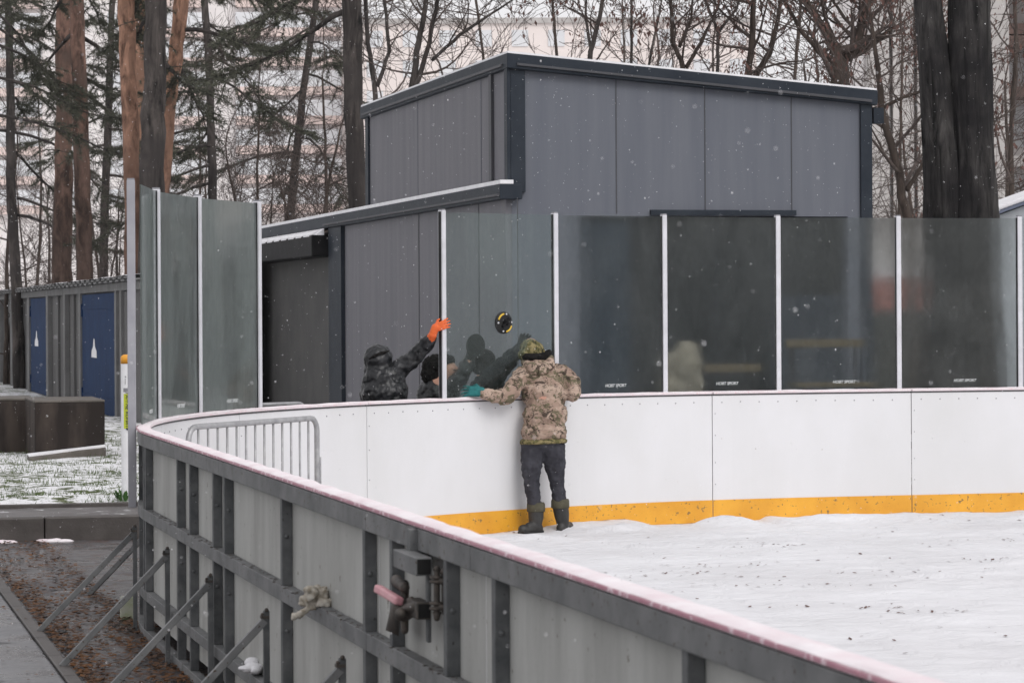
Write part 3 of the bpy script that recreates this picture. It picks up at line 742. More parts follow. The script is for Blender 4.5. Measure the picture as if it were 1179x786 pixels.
# ------------------------------------------------------------------ shed with blue doors
sa = 3.4
def shb(x, aa=sa):
    k_ = (x - 589.5) / 3300; return (N0.x + aa * V.x - k_ * (N0.y + aa * V.y)) / (k_ * U.y - U.x)
sh = thing('garage_row', AB(sa + 1.5, 50, FZ), 'long grey sheet-metal garage row with corrugated snowy roof at the left', 'garage')
mb = MB(); mb.ab(sa, sa + 1.8, 42.0, 84, -.05, 2.42); mb.build('wall', M['shed'], sh)
mb = MB()
for i in range(92):
    b_ = 41.9 + i * .46; z = .045 if i % 2 else 0
    q = [AB(sa - .25, b_), AB(sa + 1.9, b_), AB(sa + 1.9, b_ + .46), AB(sa - .25, b_ + .46)]; up_ = (0, .16, .16, 0)
    mb.hexa([(p.x, p.y, 2.50 + z + u_) for p, u_ in zip(q, up_)] + [(p.x, p.y, 2.535 + z + u_) for p, u_ in zip(q, up_)])
rf = mb.build('corrugated_roof', M['shed_trim'], sh)
mb = MB(); vs, fs = sheet(sa - .235, sa + 1.9, 41.9, 84, 12, 240, lambda a, b: 2.59 + .074 * (a - sa + .25) + .035 * abs(noise.noise(Vector((a * 2, b * 1.5, 0))))); mb.add(vs, fs); mb.build('roof_snow', M['snow'], rf, smooth=True)
mb = MB(); mb.ab(sa - .10, sa - .002, 41.95, 84, 2.36, 2.50); mb.build('fascia', M['shed_trim'], sh)
for x0, x1, lb in ((38, 57, 'narrow-looking blue door on the left'), (98, 137, 'wide-looking blue door on the right')):
    bA, bB = shb(x1), shb(x0)
    mb = MB(); mb.ab(sa - .06, sa - .002, bA, bB, FZ, 2.33); dr = mb.build('door', M['blue'], sh); dr['label'] = lb
    mb = MB(); mb.ab(sa - .075, sa - .061, bA + .1, bB - .1, 2.05, 2.10); mb.ab(sa - .075, sa - .061, bA + .1, bB - .1, .35, .4)
    for q_ in (bA + .05, bB - .12): mb.ab(sa - .085, sa - .0615, q_, q_ + .1, 1.9, 2.15); mb.ab(sa - .085, sa - .0615, q_, q_ + .1, .3, .5)
    mb.build('hinge_strap', M['blue'], dr)
    bm_ = bA + (bB - bA) * .62; mb = MB()
    q = [AB(sa - .064, bm_ - .2, .0), AB(sa - .064, bm_ + .2, .0)]
    # white bottle-shaped drop mark
    prof = [(-1, 0), (1, 0), (.9, .16), (.35, .26), (.2, .42), (0, .46), (-.2, .42), (-.35, .26), (-.9, .16)]
    hh = .8; z0_ = 1.12 if x0 > 60 else 1.2; r_ = .50
    v0 = [AB(sa - .064, bm_ + px_ * r_, z0_ + pz * hh) for px_, pz in prof]; v1 = [AB(sa - .0615, bm_ + px_ * r_, z0_ + pz * hh) for px_, pz in prof]
    nq = len(prof); mb.add(v0 + v1, [tuple(range(nq)), tuple(reversed(range(nq, 2 * nq)))] + [(i, (i + 1) % nq, nq + (i + 1) % nq, nq + i) for i in range(nq)])
    mb.build('mark', M['paper'], dr)
for x in (3, 17, 37, 59, 79, 97, 139, 145):
    bb = shb(x); w_ = .14 + (bb - 45) * .008; mb = MB(); mb.ab(sa - .10, sa - .003, bb - w_, bb + w_, -.05, 2.36); mb.build('post', M['shed_trim'], sh)
for x in (8, 26, 68, 86, 148):
    bb = shb(x); mb = MB(); mb.ab(sa - .05, sa - .003, bb - .3, bb + .3, -.05, 2.34); mb.build('rib', M['shed'], sh)

# ------------------------------------------------------------------ concrete blocks, bollard, barriers
def block(x0, x1, ytop, ybot, D, depth, lb, dh=0):
    a_ = (P(x0, 500, D).xy - N0); aA = a_.dot(V); bA = a_.dot(U)
    wv = (P(x1, 500, D).x - P(x0, 500, D).x) / V.x
    zt = P(x0, ytop, D).z
    t = thing('concrete_block', AB(aA + wv / 2, bA + depth / 2, FZ), lb, 'concrete block', 'brown concrete blocks on the lawn')
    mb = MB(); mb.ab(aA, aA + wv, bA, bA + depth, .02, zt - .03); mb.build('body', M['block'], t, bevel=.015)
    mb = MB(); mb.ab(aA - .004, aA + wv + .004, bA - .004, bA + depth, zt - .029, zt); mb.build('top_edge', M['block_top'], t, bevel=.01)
    return aA, bA, wv
block(-30, 38, 459, 520, 38.2, 1.3, 'brown concrete block at the left edge of the photo')
aA, bA, wv = block(40, 118, 461, 529, 36.6, 1.6, 'larger brown concrete block standing right of the other one')
t = MB(); q = [AB(aA - .1, bA - .5), AB(aA + wv, bA - .12), AB(aA + wv, bA - .02), AB(aA - .1, bA - .02)]
t.hexa([(p.x, p.y, .05) for p in q] + [(q[0].x, q[0].y, .14), (q[1].x, q[1].y, .24), (q[2].x, q[2].y, .26), (q[3].x, q[3].y, .16)])
o = t.build('concrete_slab', M['block_top'], bevel=.01); tag(o, 'low wedge-shaped concrete slab with snow lying in front of the larger block', 'slab')
mb = MB(); mb.hexa([(p.x, p.y, z) for p, z in zip([q[0].lerp(q[3], .3), q[1].lerp(q[2], .2), q[2], q[3]], (.15, .245, .262, .162))] + [(p.x, p.y, z) for p, z in zip([q[0].lerp(q[3], .3), q[1].lerp(q[2], .2), q[2], q[3]], (.165, .262, .277, .178))]); mb.build('snow_cover', M['snow'], o)

D = 28.2; base = P(146, 577, D); t = thing('bollard', base, 'slim white marker post with orange-yellow top and lime sticker, on the snowy lawn', 'bollard')
bx_c = base.x; rr = .052; z0 = base.z - .05; zt = P(146, 408, D).z
def octp(r, z, c=base, n=20): return [(c.x + math.cos(2 * math.pi * i / n) * r, c.y + math.sin(2 * math.pi * i / n) * r, z) for i in range(n)]
mb = MB(); mb.tube([(bx_c, D, z0), (bx_c, D, zt - .09)], rr, 20); mb.build('shaft', M['paper'], t, smooth=False)
mb = MB(); mb.tube([(bx_c, D, zt - .0895), (bx_c, D, zt - .03), (bx_c, D, zt - .01), (bx_c, D, zt)], [rr + .002, rr + .002, rr * .8, rr * .4], 20); mb.build('cap', M['capyellow'], t, smooth=True)
def curved_patch(mb, zc0, zc1, w0, w1, r):
    vs = []; 
    for z in (zc0, zc1):
        for i in range(7):
            a = -math.pi / 2 + w0 + (w1 - w0) * i / 6; vs.append((bx_c + math.cos(a) * r, D + math.sin(a) * r, z))
    mb.add(vs, [(i, i + 1, i + 8, i + 7) for i in range(6)])
y2z = lambda y: P(148, y, D).z
mb = MB(); curved_patch(mb, y2z(493), y2z(453), -.35, .95, rr + .002); stk = mb.build('sticker', M['sticker'], t)
mb = MB(); curved_patch(mb, y2z(451), y2z(446.5), -.4, 1.0, rr + .002); mb.build('plate', M['greytag'], t)
M4 = Matrix.Translation((bx_c + .015, D - rr - .004, y2z(473))) @ Matrix.Rotation(R(90), 4, 'X') @ Matrix.Rotation(R(-90), 4, 'Z')
text_mesh('lettering', 'ГАЗ! НЕ КОПАТЬ', .046, M['black_ink'], t, M4)
M4 = Matrix.Translation((bx_c, D - rr - .003, y2z(437))) @ Matrix.Rotation(R(90), 4, 'X') @ Matrix.Rotation(R(-90), 4, 'Z')
text_mesh('small_print', '+ ------', .03, M['black_ink'], t, M4)
o = MB()
for i in range(26):
    a = random.uniform(0, 6.28); r_ = random.uniform(.01, .07); h = random.uniform(.05, .14); c = base + Vector((math.cos(a) * r_ - .01, math.sin(a) * r_ - .06, 0))
    tip = c + Vector((math.cos(a) * h * .6, math.sin(a) * h * .4, h)); sd_ = Vector((-math.sin(a), math.cos(a), 0)) * .018
    mid = c.lerp(tip, .55) + Vector((0, 0, .02)); o.add([c, mid + sd_, tip, mid - sd_], [(0, 1, 2, 3)])
tag(o.build('weed_plant', M['leafgreen']), 'small green leafy weed at the foot of the white marker post', 'plant')

def barrier(pA, pB, h, zg, label, nbar=13):
    t = thing('crowd_barrier', (pA + pB) / 2, label, 'barrier', 'steel crowd barriers')
    A = Vector((pA.x, pA.y, zg)); B = Vector((pB.x, pB.y, zg)); d = (B - A).normalized(); up = Vector((0, 0, 1)); n = Vector((-d.y, d.x, 0))
    r = .10; pts = [A + up * .15]
    def arc(c, v1, v2): return [c + v1 * math.cos(a) + v2 * math.sin(a) for a in [math.pi / 2 * i / 6 for i in range(7)]]
    pts += arc(A + d * r + up * (h - r), -d * r, up * r) + arc(B - d * r + up * (h - r), up * r, d * r) + arc(B - d * r + up * (.15 + r), d * r, -up * r) + arc(A + d * r + up * (.15 + r), -up * r, -d * r)
    mb = MB(); mb.tube(pts + [pts[0]], .021, 10); mb.build('frame', M['galv_light'], t, smooth=True)
    for i in range(nbar):
        c = A.lerp(B, (i + 1) / (nbar + 1)); mb = MB(); mb.tube([c + up * .15, c + up * h], .0085, 8); mb.build('bar', M['galv_light'], t, smooth=True)
    for e in (A + d * .25, B - d * .25):
        mb = MB(); mb.tube([e + n * .3, e + n * .02 + up * .15, e - n * .02 + up * .15, e - n * .3], .016, 8); mb.build('foot', M['galv_light'], t, smooth=True)
    mb = MB()
    for z in (.45, .8): mb.tube([B + up * z, B + d * .05 + up * z, B + d * .05 + up * (z - .1)], .008, 8)
    mb.tube([B + d * .05 + up * .85, B + d * .05 + up * .5], .008, 8)
    mb.build('hook', M['galv_light'], t, smooth=True)
pA = P(217, 520, 20.1); pB = P(365, 520, 21.8)
barrier(pA, pB, 1.15, 0.0, 'galvanised crowd barrier leaning-free on the ice inside the curved corner')
barrier(P(262, 470, 26.2), P(352, 470, 26.9), 1.08, 0.02, 'crowd barrier outside the boards, only its top rail showing', 16)

# litter
mb = MB(); rg = random.Random(3); c = path(sD(12.2), .05, .725)
for i in range(9): mb.ell(c + Vector((rg.uniform(-.05, .05), rg.uniform(-.05, .05), rg.uniform(-.02, .05))), (rg.uniform(.02, .05), .03, rg.uniform(.015, .035)), Matrix.Rotation(rg.uniform(0, 3), 3, 'Y'), 9, 7)
mb.cap(c, c + Vector((-.09, -.02, -.07)), .02, .012); o = skinned(mb, 'rag', worn('dirty_cloth', (.55, .52, .46), (.30, .26, .2), 30, .9), None, .006, 1, .045, .03)
tag(o, 'crumpled off-white rag lying on the middle rail of the board', 'rag')
mb = MB(); c = path(sD(14.0), .04, .215)
for i in range(7): mb.ell(c + Vector((rg.uniform(-.03, .03), rg.uniform(-.12, .12), rg.uniform(-.01, .02))), (rg.uniform(.03, .05), .05, rg.uniform(.012, .025)), None, 9, 7)
tag(mb.build('snow_clump', M['snow'], smooth=True), 'small lump of snow on the lower rail beside a brace', 'snow lump')
t = thing('carton', P(149, 715, 19.3), 'pale green and white drink carton lying by the far end of the boards', 'carton')
c = P(149, 702, 19.4); mb = MB(); mb.box(c.x - .06, c.x + .05, c.y - .04, c.y + .04, -.12, .04); mb.build('box', worn('pale_green_card', (.30, .34, .20), (.45, .45, .40), 9, .6), t, bevel=.01)
mb = MB(); mb.tube([(c.x, c.y, .0405), (c.x, c.y, .06)], .018, 10); mb.build('cap', M['paper'], t)

# ------------------------------------------------------------------ people
def limb(mb, pts, rs):
    for i in range(len(pts) - 1): mb.cap(pts[i], pts[i + 1], rs[i], rs[i + 1])
def frame(fw, up):
    fw = Vector(fw).normalized(); up = Vector(up); up = (up - fw * up.dot(fw)).normalized(); sd_ = fw.cross(up); return sd_, fw, up
def head(mb, c, fw, up=(0, 0, 1), sc=1.0):
    sd_, fw, up = frame(fw, up); Rm = Matrix((sd_, fw, up)).transposed(); c = Vector(c)
    mb.ell(c + up * .02 * sc, (.075 * sc, .095 * sc, .10 * sc), Rm); mb.ell(c + fw * .02 - up * .05 * sc, (.055 * sc, .07 * sc, .065 * sc), Rm)
    mb.cap(c + fw * .088 * sc + up * .015, c + fw * .112 * sc - up * .02, .008, .015)       # nose
    mb.cap(c + fw * .085 * sc - up * .055 + sd_ * .02, c + fw * .085 * sc - up * .055 - sd_ * .02, .010, .010)   # lips
    mb.ell(c + fw * .070 - up * .095, .025)                                               # chin
    for s_ in (-1, 1):
        mb.ell(c + sd_ * s_ * .032 + fw * .078 + up * .038, (.022, .012, .008), Rm)        # brow
        mb.ell(c + sd_ * s_ * .078 * sc, (.010, .022, .032), Rm)                          # ear
    return sd_, fw, up
def hand(wrist, dirv, palmn, curl=.5, thumb_side=1, spread=.10, sc=1.0):
    """glove: palm, four unequal bent fingers, thumb from the side"""
    mb = MB(); d = Vector(dirv).normalized(); n = Vector(palmn); n = (n - d * n.dot(d)).normalized(); s_ = d.cross(n) * thumb_side
    w_ = Vector(wrist); k0 = w_ + d * .09 * sc
    for t_ in (-.032, -.011, .011, .032): mb.cap(w_ + s_ * t_ * .7 * sc, k0 + s_ * t_ * sc, .017 * sc, .014 * sc, 10)
    for t_, ln in ((.034, .070), (.012, .080), (-.011, .074), (-.033, .058)):
        p = k0 + s_ * t_ * sc; ang = curl * .5; dd = (d + s_ * t_ / .034 * spread).normalized()
        for q_, f_ in enumerate((.45, .32, .25)):
            dr = (dd * math.cos(ang) + n * math.sin(ang)).normalized(); e = p + dr * ln * f_ * sc
            mb.cap(p, e, (.0105 - q_ * .001) * sc, (.0098 - q_ * .001) * sc, 10); p = e; ang += curl
    p = w_ + d * .03 * sc + s_ * .032 * sc; e = p + (d * .6 + s_ * .75 + n * .25).normalized() * .042 * sc; mb.cap(p, e, .015 * sc, .012 * sc, 10)
    e2 = e + (d * .8 + s_ * .1 + n * .55).normalized() * .034 * sc; mb.cap(e, e2, .0115 * sc, .0095 * sc, 10)
    return mb
skinm = worn('skin', (.50, .27, .19), (.42, .21, .15), 20, .55)
k = NT('camouflage_tan'); co = k.coord('Object', (1, 1, 1.3))
base_c = k.mix(k.ramp(k.noise(co, 7, 3, .6), [(.45, 0.0), (.55, 1.0)]), (.41, .31, .25), (.30, .215, .17))
c2 = k.mix(k.ramp(k.noise(co, 8.5, 5, .8, .8), [(.525, 0.0), (.545, .85)]), base_c, (.10, .095, .055))
cb = k.n('ShaderNodeMapping'); k.l(co, cb.inputs[0]); cb.inputs['Location'].default_value = (7.3, 2.1, 4.4)
c3 = k.mix(k.ramp(k.noise(cb.outputs[0], 11, 6, .8, 1.0), [(.540, 0.0), (.560, .9)]), c2, (.040, .030, .024))
k.bsdf(c3, .9, 0, k.noise(co, 300, 2), .2, .002, .15); M['camo'] = k.m
k = NT('camouflage_green'); co = k.coord('Object')
base_c = k.mix(k.ramp(k.noise(co, 22, 4, .7), [(.47, 0.0), (.53, 1.0)]), (.115, .105, .045), (.26, .215, .11))
c3 = k.mix(k.ramp(k.noise(co, 34, 5, .75, 1.0), [(.54, 0.0), (.57, 1.0)]), base_c, (.03, .032, .018))
k.bsdf(c3, .9, 0, k.noise(co, 300, 2), .2, .002, .15); M['camo_green'] = k.m
M['jeans'] = worn('dark_grey_denim', (.030, .030, .037), (.055, .055, .066), 12, .85, bsc=200, spec=.15)
M['boot'] = worn('black_rubber_boot', (.018, .018, .018), (.04, .038, .036), 15, .55)
M['boot_cuff'] = worn('olive_boot_cuff', (.085, .078, .05), (.06, .055, .035), 20, .85)
M['puffer'] = worn('black_puffer_nylon', (.005, .006, .007), (.014, .015, .018), 8, .36, bsc=40, bstr=.6, bdist=.006, spec=.45)
M['blackcloth'] = worn('black_wool', (.008, .010, .012), (.022, .025, .028), 12, .9, bsc=150, spec=.15, speck=(.35, .36, .38), speck_sc=90, speck_th=.76)
M['fur'] = worn('black_fur', (.006, .006, .006), (.025, .023, .022), 40, .95, bsc=180, bstr=1.0, bdist=.01, spec=.1)
M['teal'] = worn('teal_glove_knit', (.008, .11, .115), (.015, .17, .17), 30, .8)
M['orange'] = worn('orange_rubber_glove', (.72, .13, .02), (.60, .09, .015), 20, .55)
M['darkglove'] = worn('dark_glove', (.015, .015, .016), (.03, .03, .03), 20, .75)
M['hair'] = worn('dark_hair', (.012, .010, .009), (.03, .025, .02), 60, .7)

def PM(x, y, D): return P(x, y, D - .17)
# --- man in camouflage, inside the rink
t = thing('person', Vector((.30, 25.35, 0)), 'person in tan camouflage jacket and black boots, back turned, leaning on the white board', 'person')
hd = PM(611, 404, 25.68); nk = PM(617, 418, 25.56)
sL, sR = PM(604, 431, 25.50), PM(648, 431, 25.52)
eL, wL = PM(584, 455, 25.24), PM(556, 452, 25.08)
eR, wR = PM(660, 452, 25.44), PM(652, 452, 25.82)
hipL, hipR = PM(614, 505, 25.36), PM(638, 505, 25.38)
knL, knR = PM(612, 553, 25.30), PM(641, 552, 25.40); anL, anR = PM(616, 600, 25.36), PM(648, 600, 25.45)
mb = MB(); head(mb, hd, (-.25, .9, -.35), (0, .35, 1)); limb(mb, [hd - Vector((0, .02, .05)), nk], [.055, .06])
limb(mb, [nk, PM(624, 450, 25.45), PM(626, 500, 25.36)], [.08, .13, .13]); limb(mb, [sL, eL, wL], [.055, .042, .028]); limb(mb, [sR, eR, wR], [.055, .042, .028]); limb(mb, [nk, sL], [.06, .06]); limb(mb, [nk, sR], [.06, .06])
limb(mb, [hipL, knL, anL], [.085, .052, .036]); limb(mb, [hipR, knR, anR], [.085, .052, .036])
skinned(mb, 'body', skinm, t, .012)
# jacket
mb = MB(); zr = Matrix.Rotation(R(5), 3, 'Y')
mb.ell(PM(626, 497, 25.36), (.205, .15, .13)); mb.ell(PM(627, 478, 25.38), (.20, .15, .17)); mb.ell(PM(627, 452, 25.45), (.205, .15, .19)); mb.ell(PM(626, 436, 25.50), (.21, .13, .115))
limb(mb, [PM(610, 428, 25.53), sL, PM(594, 442, 25.34), eL, PM(570, 456, 25.12), wL], [.08, .088, .078, .078, .062, .046])
limb(mb, [PM(640, 428, 25.54), sR, PM(657, 440, 25.46), eR, wR], [.08, .088, .078, .074, .05])
jk = skinned(mb, 'jacket', M['camo'], t, .011, 3, .050, .075)
mb = MB(); mb.tube([PM(626 + math.cos(a) * 25.0, 508.5 + math.cos(a) * -1.0, 25.37 + math.sin(a) * .135) for a in [i * math.pi / 12 for i in range(25)]], .022, 8, False)
mb.ell(PM(626, 506, 25.37), (.20, .145, .03)); skinned(mb, 'hem_band', M['camo_green'], jk, .01, 1, .012, .05)
mb = MB(); limb(mb, [PM(604, 417, 25.58), PM(612, 424, 25.42), PM(624, 426, 25.40), PM(633, 420, 25.46), PM(634, 413, 25.56)], [.034, .05, .058, .05, .034])
mb.ell(PM(621, 421, 25.46), (.105, .07, .055)); skinned(mb, 'hood', M['camo'], t, .009, 3, .02, .05)
mb = MB(); limb(mb, [PM(600, 410, 25.62), PM(608, 411.5, 25.53), PM(619, 412, 25.51), PM(629, 410, 25.55), PM(632, 406, 25.62)], [.030, .038, .042, .038, .030]); skinned(mb, 'collar', M['fur'], t, .008, 1, .02, .02)
mb = MB(); mb.ell(PM(613, 405, 25.66), (.112, .122, .098), Matrix.Rotation(R(-12), 3, 'X')); mb.ell(PM(611, 401, 25.66), (.098, .11, .085)); mb.ell(PM(606, 406, 25.80), (.07, .05, .03))
limb(mb, [PM(604, 409, 25.60), PM(620, 411, 25.60)], [.06, .06]); skinned(mb, 'hat', M['camo_green'], t, .008, 2, .03, .04)
# trousers
mb = MB(); mb.ell(PM(626, 508, 25.38), (.180, .135, .11))
limb(mb, [PM(614, 512, 25.37), PM(612, 535, 25.33), knL, PM(614, 570, 25.32), PM(616, 584, 25.36)], [.108, .094, .071, .064, .058])
limb(mb, [PM(637, 512, 25.39), PM(639, 535, 25.38), knR, PM(643, 568, 25.40), PM(645, 582, 25.43)], [.108, .094, .069, .062, .056])
skinned(mb, 'trousers', M['jeans'], t, .010, 2, .030, .045)
# boots
for nm, kn_, top, an_, heel, toe, in (('L', 0, PM(617, 584, 25.36), PM(617, 603, 25.35), PM(620, 611, 25.38), PM(602, 612.5, 25.24)), ('R', 0, PM(645, 580, 25.43), PM(648, 602, 25.45), PM(646, 609.5, 25.42), PM(655, 610, 25.60))):
    mb = MB(); limb(mb, [top, top.lerp(an_, .55), an_], [.073, .068, .056]); 
    toe.z = .045; heel.z = .045; mb.cap(heel, toe, .044, .043); mb.cap(an_ - Vector((0, 0, .02)), toe.lerp(heel, .4) + Vector((0, 0, .02)), .052, .04)
    mb.cap(Vector((heel.x, heel.y, .014)), Vector((toe.x, toe.y, .014)), .05, .048) if False else None
    b_ = skinned(mb, 'boot', M['boot'], t, .008, 2, .006, .05)
    mb = MB(); dt = (toe - heel).normalized(); 
    pts = [heel - dt * .04, heel, toe, toe + dt * .035]
    sd_ = Vector((-dt.y, dt.x, 0)); vs = []
    for z in (.002, .028):
        for q_, w_ in ((heel - dt * .045, .025), (heel - dt * .02, .044), (toe - dt * .02, .050), (toe + dt * .03, .036)):
            vs.append(Vector((q_.x, q_.y, z)) + sd_ * w_)
        for q_, w_ in ((toe + dt * .03, .036), (toe - dt * .02, .050), (heel - dt * .02, .044), (heel - dt * .045, .025)):
            vs.append(Vector((q_.x, q_.y, z)) - sd_ * w_)
    mb.add(vs, [tuple(reversed(range(8))), tuple(range(8, 16))] + [(i, (i + 1) % 8, 8 + (i + 1) % 8, 8 + i) for i in range(8)])
    mb.build('sole', M['rubber'], b_, bevel=.005)
    mb = MB(); mb.tube([top + Vector((0, 0, .045)), top + Vector((0, 0, .03)), top - Vector((0, 0, .03)), top - Vector((0, 0, .035))], [.074, .080, .081, .077], 20); mb.build('boot_cuff', M['boot_cuff'], b_, smooth=True)
hb = hand(wL + Vector((-.01, 0, .01)), Vector((-1, .25, .05)), Vector((.1, .8, -.6)), .22, -1, .28, 1.15); limb(hb, [wL + Vector((.02, 0, 0)), wL - Vector((.01, 0, -.005))], [.036, .034]); skinned(hb, 'glove', M['teal'], t, .0045, 2)
hb = hand(wR, Vector((-.1, 1, -.15)), Vector((0, 0, -1)), .4, 1, .1, 1.05); skinned(hb, 'glove', M['teal'], t, .0045, 2)

def lower_body(mb, hip, foot_c, side, r=.10):
    h = Vector(hip); f = Vector(foot_c); s_ = Vector(side)
    for g in (-1, 1):
        a = h + s_ * .10 * g; f_ = f + s_ * .13 * g; kn = a.lerp(f_, .5) + Vector((0, -.05, 0)); limb(mb, [a, kn, f_ + Vector((0, 0, .1))], [r, r * .72, r * .55])
def shoes(t, foot_c, side, fw):
    for g in (-1, 1):
        f_ = Vector(foot_c) + Vector(side) * .13 * g; mb = MB(); mb.cap(f_ + Vector((0, 0, .05)), f_ + Vector(fw) * .17 + Vector((0, 0, .045)), .05, .042); mb.cap(f_ + Vector((0, 0, .06)), f_ + Vector((0, 0, .22)), .055, .06); skinned(mb, 'boot', M['boot'], t, .01, 2)

# --- person with orange glove, outside the board
G = -.12
t = thing('person', Vector((-1.13, 24.95, G)), 'person in hooded black puffer jacket reaching up with an orange glove to the post', 'person')
D = 24.86; hd = P(437, 413, D + .02); sh_ = P(457, 424, D); el = P(479, 410, D - .02); wr_ = P(498, 386, 24.72)
mb = MB(); head(mb, hd, (.75, .5, .35)); limb(mb, [hd, P(440, 432, D), P(443, 470, D)], [.055, .11, .13]); limb(mb, [sh_, el, wr_], [.05, .04, .028]); limb(mb, [P(428, 432, D + .1), P(424, 455, D + .2), P(438, 462, D + .35)], [.05, .04, .03])
foot = Vector((-1.12, D + .05, G)); lower_body(mb, P(443, 480, D), foot, (1, 0, 0), .085); skinned(mb, 'body', skinm, t, .013)
mb = MB(); mb.ell(P(443, 474, D), (.215, .17, .20)); mb.ell(P(443, 452, D), (.205, .165, .22)); mb.ell(P(442, 436, D), (.19, .14, .13))
limb(mb, [P(450, 432, D), P(460, 424, D), P(471, 417, D - .01), el, P(489, 398, D - .06), P(495, 391, 24.76)], [.10, .090, .080, .073, .066, .056])
limb(mb, [P(430, 436, D + .05), P(424, 455, D + .15), P(436, 464, D + .33)], [.09, .075, .055])
jk1 = skinned(mb, 'jacket', M['puffer'], t, .010, 2, .050, .065)
mb = MB(); mb.ell(P(435, 413, D + .02), (.130, .135, .130), Matrix.Rotation(R(20), 3, 'Y')); mb.ell(P(436, 424, D + .02), (.135, .13, .10)); hdm = skinned(mb, 'hood', M['puffer'], t, .010, 2, .025, .05)
mb = MB(); mb.tube([P(424, 414, D - .085), P(430, 410, D - .115), P(440, 406, D - .115), P(448, 404, D - .065)], [.008, .014, .014, .008], 10); skinned(mb, 'hood_rim', M['fur'], hdm, .008, 1, .008, .03)
mb = MB(); lower_body(mb, P(443, 482, D), foot, (1, 0, 0), .105); mb.ell(P(443, 482, D), (.19, .14, .12)); skinned(mb, 'trousers', M['jeans'], t, .013, 2, .02, .06)
shoes(t, foot, (1, 0, 0), (.2, -1, 0))
hb = hand(P(500.5, 378, 24.71), Vector((.93, .0, .36)), Vector((0, 1, 0)), .30, 1, .16, .88); limb(hb, [wr_, P(501, 377, 24.71)], [.036, .034]); limb(hb, [P(495, 391, 24.76), wr_], [.046, .038]); skinned(hb, 'glove', M['orange'], t, .0048, 2)
hb = hand(P(438, 463, D + .36), Vector((.6, .6, -.1)), Vector((0, 0, -1)), .5); skinned(hb, 'glove', M['orange'], t, .005, 2)

# --- person with fur hat behind the new pane
D = 25.65; t = thing('person', Vector((-.62, D, G)), 'person in a black fur hat crouching behind the new pane, raising a suction cup', 'person')
hd = P(516, 430, D); sh_ = P(520, 445, D - .05); el = P(533, 430, D - .14); wr_ = P(542, 410, 25.50)
mb = MB(); head(mb, hd, (.80, -.45, .15)); limb(mb, [hd, P(504, 444, D), P(506, 475, D + .08)], [.055, .10, .12]); limb(mb, [sh_, el, wr_], [.05, .04, .028]); limb(mb, [P(494, 450, D + .1), P(490, 470, D), P(512, 470, D - .15)], [.05, .04, .03])
foot = Vector((-.62, D + .1, G)); lower_body(mb, P(507, 490, D + .1), foot, (1, 0, 0), .085); skinned(mb, 'body', skinm, t, .008, 2)
mb = MB()
sd_, fw, up = frame((.80, -.45, .15), (0, 0, 1))
for s_ in (-1, 1): mb.ell(hd + sd_ * s_ * .030 + fw * .088 + up * .018, (.012, .012, .008))
mb.build('eyes', M['hair'], t, smooth=True)
mb = MB(); mb.ell(P(507, 472, D + .06), (.21, .17, .22)); mb.ell(P(504, 455, D + .02), (.20, .16, .16)); limb(mb, [P(512, 450, D), sh_, P(527, 440, D - .12), el, P(539, 416, 25.52)], [.10, .09, .078, .068, .055]); limb(mb, [P(494, 450, D + .1), P(489, 470, D), P(510, 472, D - .14)], [.09, .075, .05])
skinned(mb, 'jacket', M['puffer'], t, .011, 2, .045, .06)
mb = MB(); mb.ell(P(503, 421, D + .03), (.135, .125, .105)); mb.ell(P(497, 431, D + .02), (.10, .11, .09)); mb.ell(P(511, 415, D + .02), (.10, .11, .06)); skinned(mb, 'fur_hat', M['fur'], t, .008, 1, .03, .025)
mb = MB(); lower_body(mb, P(507, 492, D + .1), foot, (1, 0, 0), .105); mb.ell(P(507, 490, D + .1), (.19, .14, .12)); skinned(mb, 'trousers', M['jeans'], t, .013, 2, .02, .06)
shoes(t, foot, (1, 0, 0), (.2, -1, 0))
hb = hand(wr_, Vector((.25, -.1, 1)), Vector((.2, -1, 0)), .8, 1, .06, 1.1); limb(hb, [P(540, 414, 25.52), wr_], [.046, .04]); skinned(hb, 'glove', M['darkglove'], t, .005, 2)
hb = hand(P(512, 470, D - .16), Vector((.7, -.5, .1)), Vector((0, 0, -1)), .5); skinned(hb, 'glove', M['darkglove'], t, .005, 2)
# the cup it holds rests on the back of the pane
tq = (546 - 507) / 133.0; cq = A_.lerp(B_, tq) - gn * .006; cq.z = P(546, 398, cq.y).z
suction(cq, -gn, Vector((.1, 0, 1)), 'dark suction cup held against the back of the new pane', .105, False)

# --- third person, behind the camouflaged man
D = 26.0; t = thing('person', Vector((-.08, D + .1, G)), 'person in a dark cap and black coat stretching an arm up behind the camouflaged man', 'person')
hd = P(557, 417, D); sh_ = P(566, 436, D - .1); el = P(585, 416, D - .18); wr_ = P(599, 402, 25.75)
mb = MB(); head(mb, hd, (.55, .8, .1)); limb(mb, [hd, P(560, 440, D), P(566, 475, D + .12)], [.055, .10, .12]); limb(mb, [sh_, el, wr_], [.05, .04, .028]); limb(mb, [P(552, 445, D + .05), P(548, 466, D - .1), P(562, 470, D - .3)], [.05, .04, .03])
foot = Vector((-.15, D + .15, G)); lower_body(mb, P(567, 490, D + .12), foot, (1, 0, 0), .085); skinned(mb, 'body', skinm, t, .009, 2)
mb = MB(); mb.ell(P(566, 474, D + .1), (.20, .17, .22)); mb.ell(P(562, 450, D + .02), (.17, .15, .15)); limb(mb, [P(556, 442, D), P(568, 434, D - .1), P(577, 424, D - .14), el, P(596, 404, 25.8)], [.09, .105, .095, .082, .058]); limb(mb, [P(552, 446, D + .05), P(548, 466, D - .1), P(562, 470, D - .28)], [.085, .07, .05])
skinned(mb, 'coat', M['blackcloth'], t, .011, 2, .045, .06)
